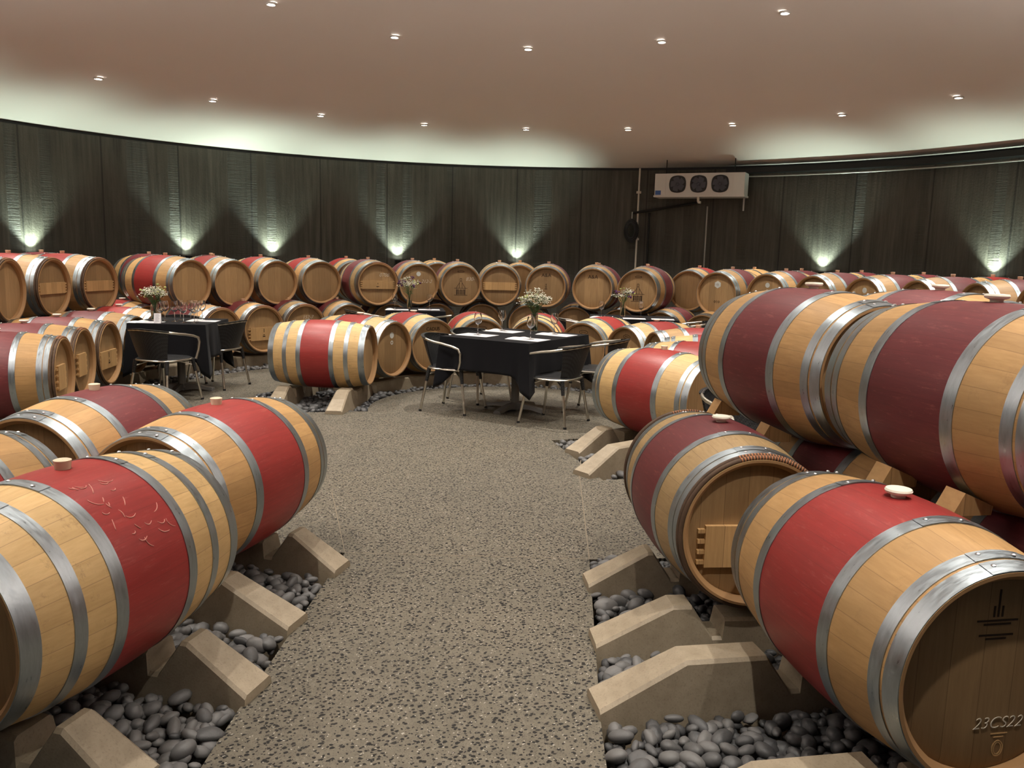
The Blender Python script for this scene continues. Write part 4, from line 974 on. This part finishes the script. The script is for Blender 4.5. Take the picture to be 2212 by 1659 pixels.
def vase(x, y, label, flab, seed, h=.19, r=.037, H_=.26, n=46, purple=False, spread=.15):
    o = thing('glass_vase', label, 'vase', (x, y, ZT), 0, 'glass vases on the tables')
    b = MB(); b.lathe([(.001, 0), (r * .85, 0), (r, .01), (r, h), (r - .0015, h + .001), (r - .003, h), (r - .003, .012), (.001, .012)], 28); part('glass_cylinder', b.mesh('glass_cylinder', M['glass']), o)
    b = MB(); b.lathe([(.001, .0125), (r - .0035, .0125), (r - .0035, h * .62), (.001, h * .62)], 24); part('water', b.mesh('water', M['water']), o)
    fo = thing('flower_bouquet', flab, 'flowers', (x, y, ZT), 0, 'flower bouquets in glass vases')
    rr = random.Random(seed); st = MB(); wh = MB(); lf = MB(); pu = MB(); ye = MB()
    for i in range(n):
        a = rr.uniform(0, 2 * PI); q = math.sqrt(rr.random()); top = Vector((math.cos(a) * q * spread, math.sin(a) * q * spread, h + H_ * (.55 + .45 * rr.random()) * (1 - .35 * q * q)))
        b0 = Vector((math.cos(a + 2.5) * r * .55, math.sin(a + 2.5) * r * .55, .016)); m_ = Vector((math.cos(a) * r * .5, math.sin(a) * r * .5, h)); m2 = m_.lerp(top, .5) + Vector((0, 0, .02))
        st.tube([b0, m_, m2, top], .0014, 5)
        k = rr.random()
        tgt, cnt, sz = (wh, 13, .0068)
        if purple and k < .22: tgt, cnt, sz = pu, 5, .014
        elif k > .86: tgt, cnt, sz = ye, 3, .013
        for j in range(cnt):
            d = Vector((rr.gauss(0, 1), rr.gauss(0, 1), rr.gauss(0, .6))) * .020; c = top + d; e = sz * rr.uniform(.7, 1.3)
            if cnt > 6: st.tube([top - Vector((0, 0, .02)), c], .0007, 4)
            mt = Matrix.Translation(c) @ Euler((rr.uniform(-.6, .6), rr.uniform(-.6, .6), 0)).to_matrix().to_4x4() @ Matrix.Diagonal((e, e, e * .55, 1))
            tgt.lathe([(.001, -1), (.75, -.5), (1, .1), (.6, .6), (.001, .35)], 6, mt=mt)
    for i in range(16):
        a = rr.uniform(0, 2 * PI); l = rr.uniform(.05, .09); z = h + rr.uniform(0, H_ * .5); p = Vector((math.cos(a) * r * .7, math.sin(a) * r * .7, z)); dr = Vector((math.cos(a), math.sin(a), rr.uniform(-.1, .8))).normalized(); sd = dr.cross(Vector((0, 0, 1))).normalized() * .011
        lf.add([p, p + dr * l * .5 + sd, p + dr * l + Vector((0, 0, -.008)), p + dr * l * .5 - sd, p + dr * l * .5 + Vector((0, 0, .004))], [(0, 1, 4), (1, 2, 4), (2, 3, 4), (3, 0, 4)])
    part('stems', st.mesh('stems', M['stem'], sharp=None), fo); tag(part('white_blossoms', wh.mesh('white_blossoms', M['petal'], sharp=None), fo), kind='stuff')
    part('leaves', lf.mesh('leaves', M['leaf'], smooth=False), fo)
    if ye.v: part('yellow_buds', ye.mesh('yellow_buds', M['yellow'], sharp=None), fo)
    if pu.v: part('purple_blossoms', pu.mesh('purple_blossoms', M['purple'], sharp=None), fo)
vase(.22, 8.80, 'clear glass vase on the main table', 'airy white bouquet on the main table', 3, n=52, spread=.17)
vase(-3.86, 8.90, 'clear glass vase on the left table', 'white and yellow-green bouquet on the left table', 5, h=.17, n=44, H_=.22, spread=.13)
vase(-1.50, 11.90, 'clear glass vase on the back left table', 'bouquet with purple blossoms on the back left table', 8, n=34, purple=True, spread=.19)
vase(1.50, 11.45, 'clear glass vase on the back right table', 'bouquet with purple and white blossoms on the back right table', 12, n=26, purple=True, spread=.15, H_=.2)
b = MB(); b.add([(-.035, -.03, 0), (.035, -.03, 0), (.035, .005, .10), (-.035, .005, .10), (-.035, .04, 0), (.035, .04, 0)], [(0, 1, 2, 3), (3, 2, 5, 4)])
co = thing('table_card', 'small white tent card in front of the glasses on the left table', 'card', (-3.70, 8.60, ZT), R(14)); cm = part('folded_sheet', b.mesh('folded_sheet', M['paper'], smooth=False), co); cm.modifiers.new('Solidify', 'SOLIDIFY').thickness = .001
b = MB()
for i in range(6): b.box(-.02, .02 - .008 * (i % 2), -.024 + .0047 * i - .001, -.0236 + .0047 * i - .001, .018 + .0133 * i, .021 + .0133 * i)
part('printed_lines', b.mesh('printed_lines', M['print'], smooth=False), co)

# ------------------------------------------------------------------ services on the wall
def cooling_unit():
    x, y = pol(7.18, 26); o = thing('cooling_unit', 'white three-fan cooling unit hung high on the wall', 'cooling unit', (x, y, 2.65), -R(25.2))
    Lx, Hh = 1.56, .385
    b = MB(); b.box(-Lx / 2, Lx / 2, 0, .36, 0, Hh); b.box(-Lx / 2 - .012, Lx / 2 + .012, -.015, .38, -.02, .012)
    for sx in (-.585, .585): b.box(sx - .004, sx + .004, -.004, 0, .01, Hh)
    part('casing', b.mesh('casing', M['acbody'], smooth=False), o)
    for k in range(3):
        cx = -.37 + .37 * k
        b = MB(); mt = Matrix.Translation((cx, -.004, .2)) @ Matrix.Rotation(PI / 2, 4, 'X')
        n = 48; prof = []
        for i in range(n):
            a = 2 * PI * i / n; c, s_ = math.cos(a), math.sin(a); rr = .148 + .014 * abs(math.sin(2 * a)) ** 3; prof.append((rr * c, rr * s_))
        for z_ in (0, .012): b.v += [mt @ Vector((px, py, z_)) for px, py in prof]
        b.v += [mt @ Vector((px / math.hypot(px, py) * .128, py / math.hypot(px, py) * .128, .012)) for px, py in prof]
        b.v += [mt @ Vector((px / math.hypot(px, py) * .128, py / math.hypot(px, py) * .128, .004)) for px, py in prof]; b.v.append(mt @ Vector((0, 0, .003)))
        for j in range(3):
            for i in range(n): b.f.append((j * n + i, j * n + (i + 1) % n, (j + 1) * n + (i + 1) % n, (j + 1) * n + i)); b.m.append(0)
        for i in range(n): b.f.append((3 * n + i, 3 * n + (i + 1) % n, 4 * n)); b.m.append(0)
        fr = part('fan_ring', b.mesh('fan_ring', M['black'], sharp=30), o)
        b = MB()
        b.lathe([(.001, .022), (.026, .022), (.03, .006)], 16, mt=mt)
        for q in range(5):
            a = 2 * PI * q / 5 + .4 + k * .5; v = []
            for i in range(6):
                t_ = i / 5; r_ = .028 + .095 * t_; w_ = .018 + .034 * math.sin(PI * min(1, t_ * .62 + .1)); aa = a + .25 * t_
                for sg in (-1, 1): v.append(mt @ Vector((r_ * math.cos(aa) - sg * w_ * math.sin(aa), r_ * math.sin(aa) + sg * w_ * math.cos(aa), .013 + sg * .005)))
            b.add(v, [(2 * i, 2 * i + 2, 2 * i + 3, 2 * i + 1) for i in range(5)])
        part('fan_blades', b.mesh('fan_blades', M['fan'], sharp=None, fix=False), fr)
    b = MB(); b.box(-.765, -.665, -.003, 0, .02, .095); part('label_plate', b.mesh('label_plate', M['bluelabel'], smooth=False), o, 'blue label')
    b = MB(); b.tube([(.0, .03, -.02), (0, .03, -.09), (.01, .025, -.11), (.05, .02, -.115)], .022, 10); part('drain_pipe', b.mesh('drain_pipe', M['pvc']), o)
    for sx in (-.585, .6):
        b = MB(); b.tube([(sx, .02, Hh), (sx, .02, .62)], .009, 6); part('hanger', b.mesh('hanger', M['blackmetal']), o)
    b = MB(); b.box(.72, .745, .3, .33, -.24, 0); part('bracket', b.mesh('bracket', M['galv'], smooth=False), o)
cooling_unit()
def along(r, a0, a1, z, n=40, zf=None): return [(*pol(r, a0 + (a1 - a0) * i / n), z if zf is None else zf(i / n)) for i in range(n + 1)]
b = MB(); x, y = pol(7.68, 17.0); b.tube([(x, y, 1.0), (x, y, 3.18)], .018, 10)
pp = b.obj('wall_pipe', M['pvc']); tag(pp, 'pale vertical pipe left of the cooling unit', 'pipe')
b = MB()
for z in (1.9, 2.75): b.box(x - .04, x + .04, y - .02, y + .05, z - .02, z + .02)
q_ = part('pipe_clip', b.mesh('pipe_clip', M['pvc'], smooth=False), pp)
b = MB(); x2, y2 = pol(7.70, 26.4); b.tube([(x2, y2, 1.0), (x2, y2, 2.50)], .014, 8); tag(b.obj('drain_line', M['galv']), 'thin dark pipe dropping from under the cooling unit', 'pipe')
b = MB(); b.tube(along(7.66, 16.2, 25.0, 2.37, 8, lambda t_: 2.37 + .19 * t_), .022, 8); tag(b.obj('slanted_bar', M['blackmetal']), 'black slanted bar on the wall below the cooling unit', 'bar')
b = MB(); x3, y3 = pol(7.66, 18.6); b.tube([(x3, y3, 1.0), (x3, y3, 2.38)], .02, 8); tag(b.obj('black_pipe', M['blackmetal']), 'black vertical pipe right beside the pale pipe', 'pipe')
hr = thing('hose_bundle', 'black coiled hose bundle hanging beside the pale pipe', 'hose', (*pol(7.60, 16.3), 2.05), -R(16.3))
for k in range(3):
    b = MB(); b.tube([((.12 - .022 * k) * math.cos(a_ * PI / 12), -.03 * k + .01 * math.sin(a_), (.20 - .03 * k) * math.sin(a_ * PI / 12)) for a_ in range(24)], .02, 8, closed=True); part('hose_coil', b.mesh('hose_coil', M['black']), hr)
b = MB(); b.tube([(0, 0, .19), (0, .02, .34)], .012, 6); part('hook', b.mesh('hook', M['galv']), hr)
tr = thing('cable_tray', 'black cable tray running along the top of the right wall', 'cable tray', (0, 0, 0))
b = MB(); n = 60; A0, A1 = 29.0, 100.0
for i in range(n + 1):
    a = A0 + (A1 - A0) * i / n
    for r, z in ((7.70, 3.05), (7.48, 3.05), (7.48, 3.13), (7.49, 3.13), (7.49, 3.06), (7.70, 3.06)): xx, yy = pol(r, a); b.v.append(Vector((xx, yy, z)))
for i in range(n):
    for k in range(6): b.f.append((i * 6 + k, i * 6 + (k + 1) % 6, i * 6 + 6 + (k + 1) % 6, i * 6 + 6 + k)); b.m.append(0)
part('tray', b.mesh('tray', M['blackmetal'], sharp=30), tr)
for k in range(4):
    b = MB(); b.tube(along(7.53 + .04 * k, A0, A1, 3.08, 50, lambda t_, k=k: 3.082 + .008 * math.sin(40 * t_ + k * 2)), .012, 6); part('cable', b.mesh('cable', M['black']), tr)
b = MB(); b.tube([(*pol(7.62, 27.6), 2.70), (*pol(7.6, 28.4), 2.86), (*pol(7.6, 29.5), 2.96)] + along(7.6, 31, 100, 3.0, 50), .014, 8); tag(b.obj('conduit', M['galv']), 'thin silver conduit under the cable tray', 'conduit')
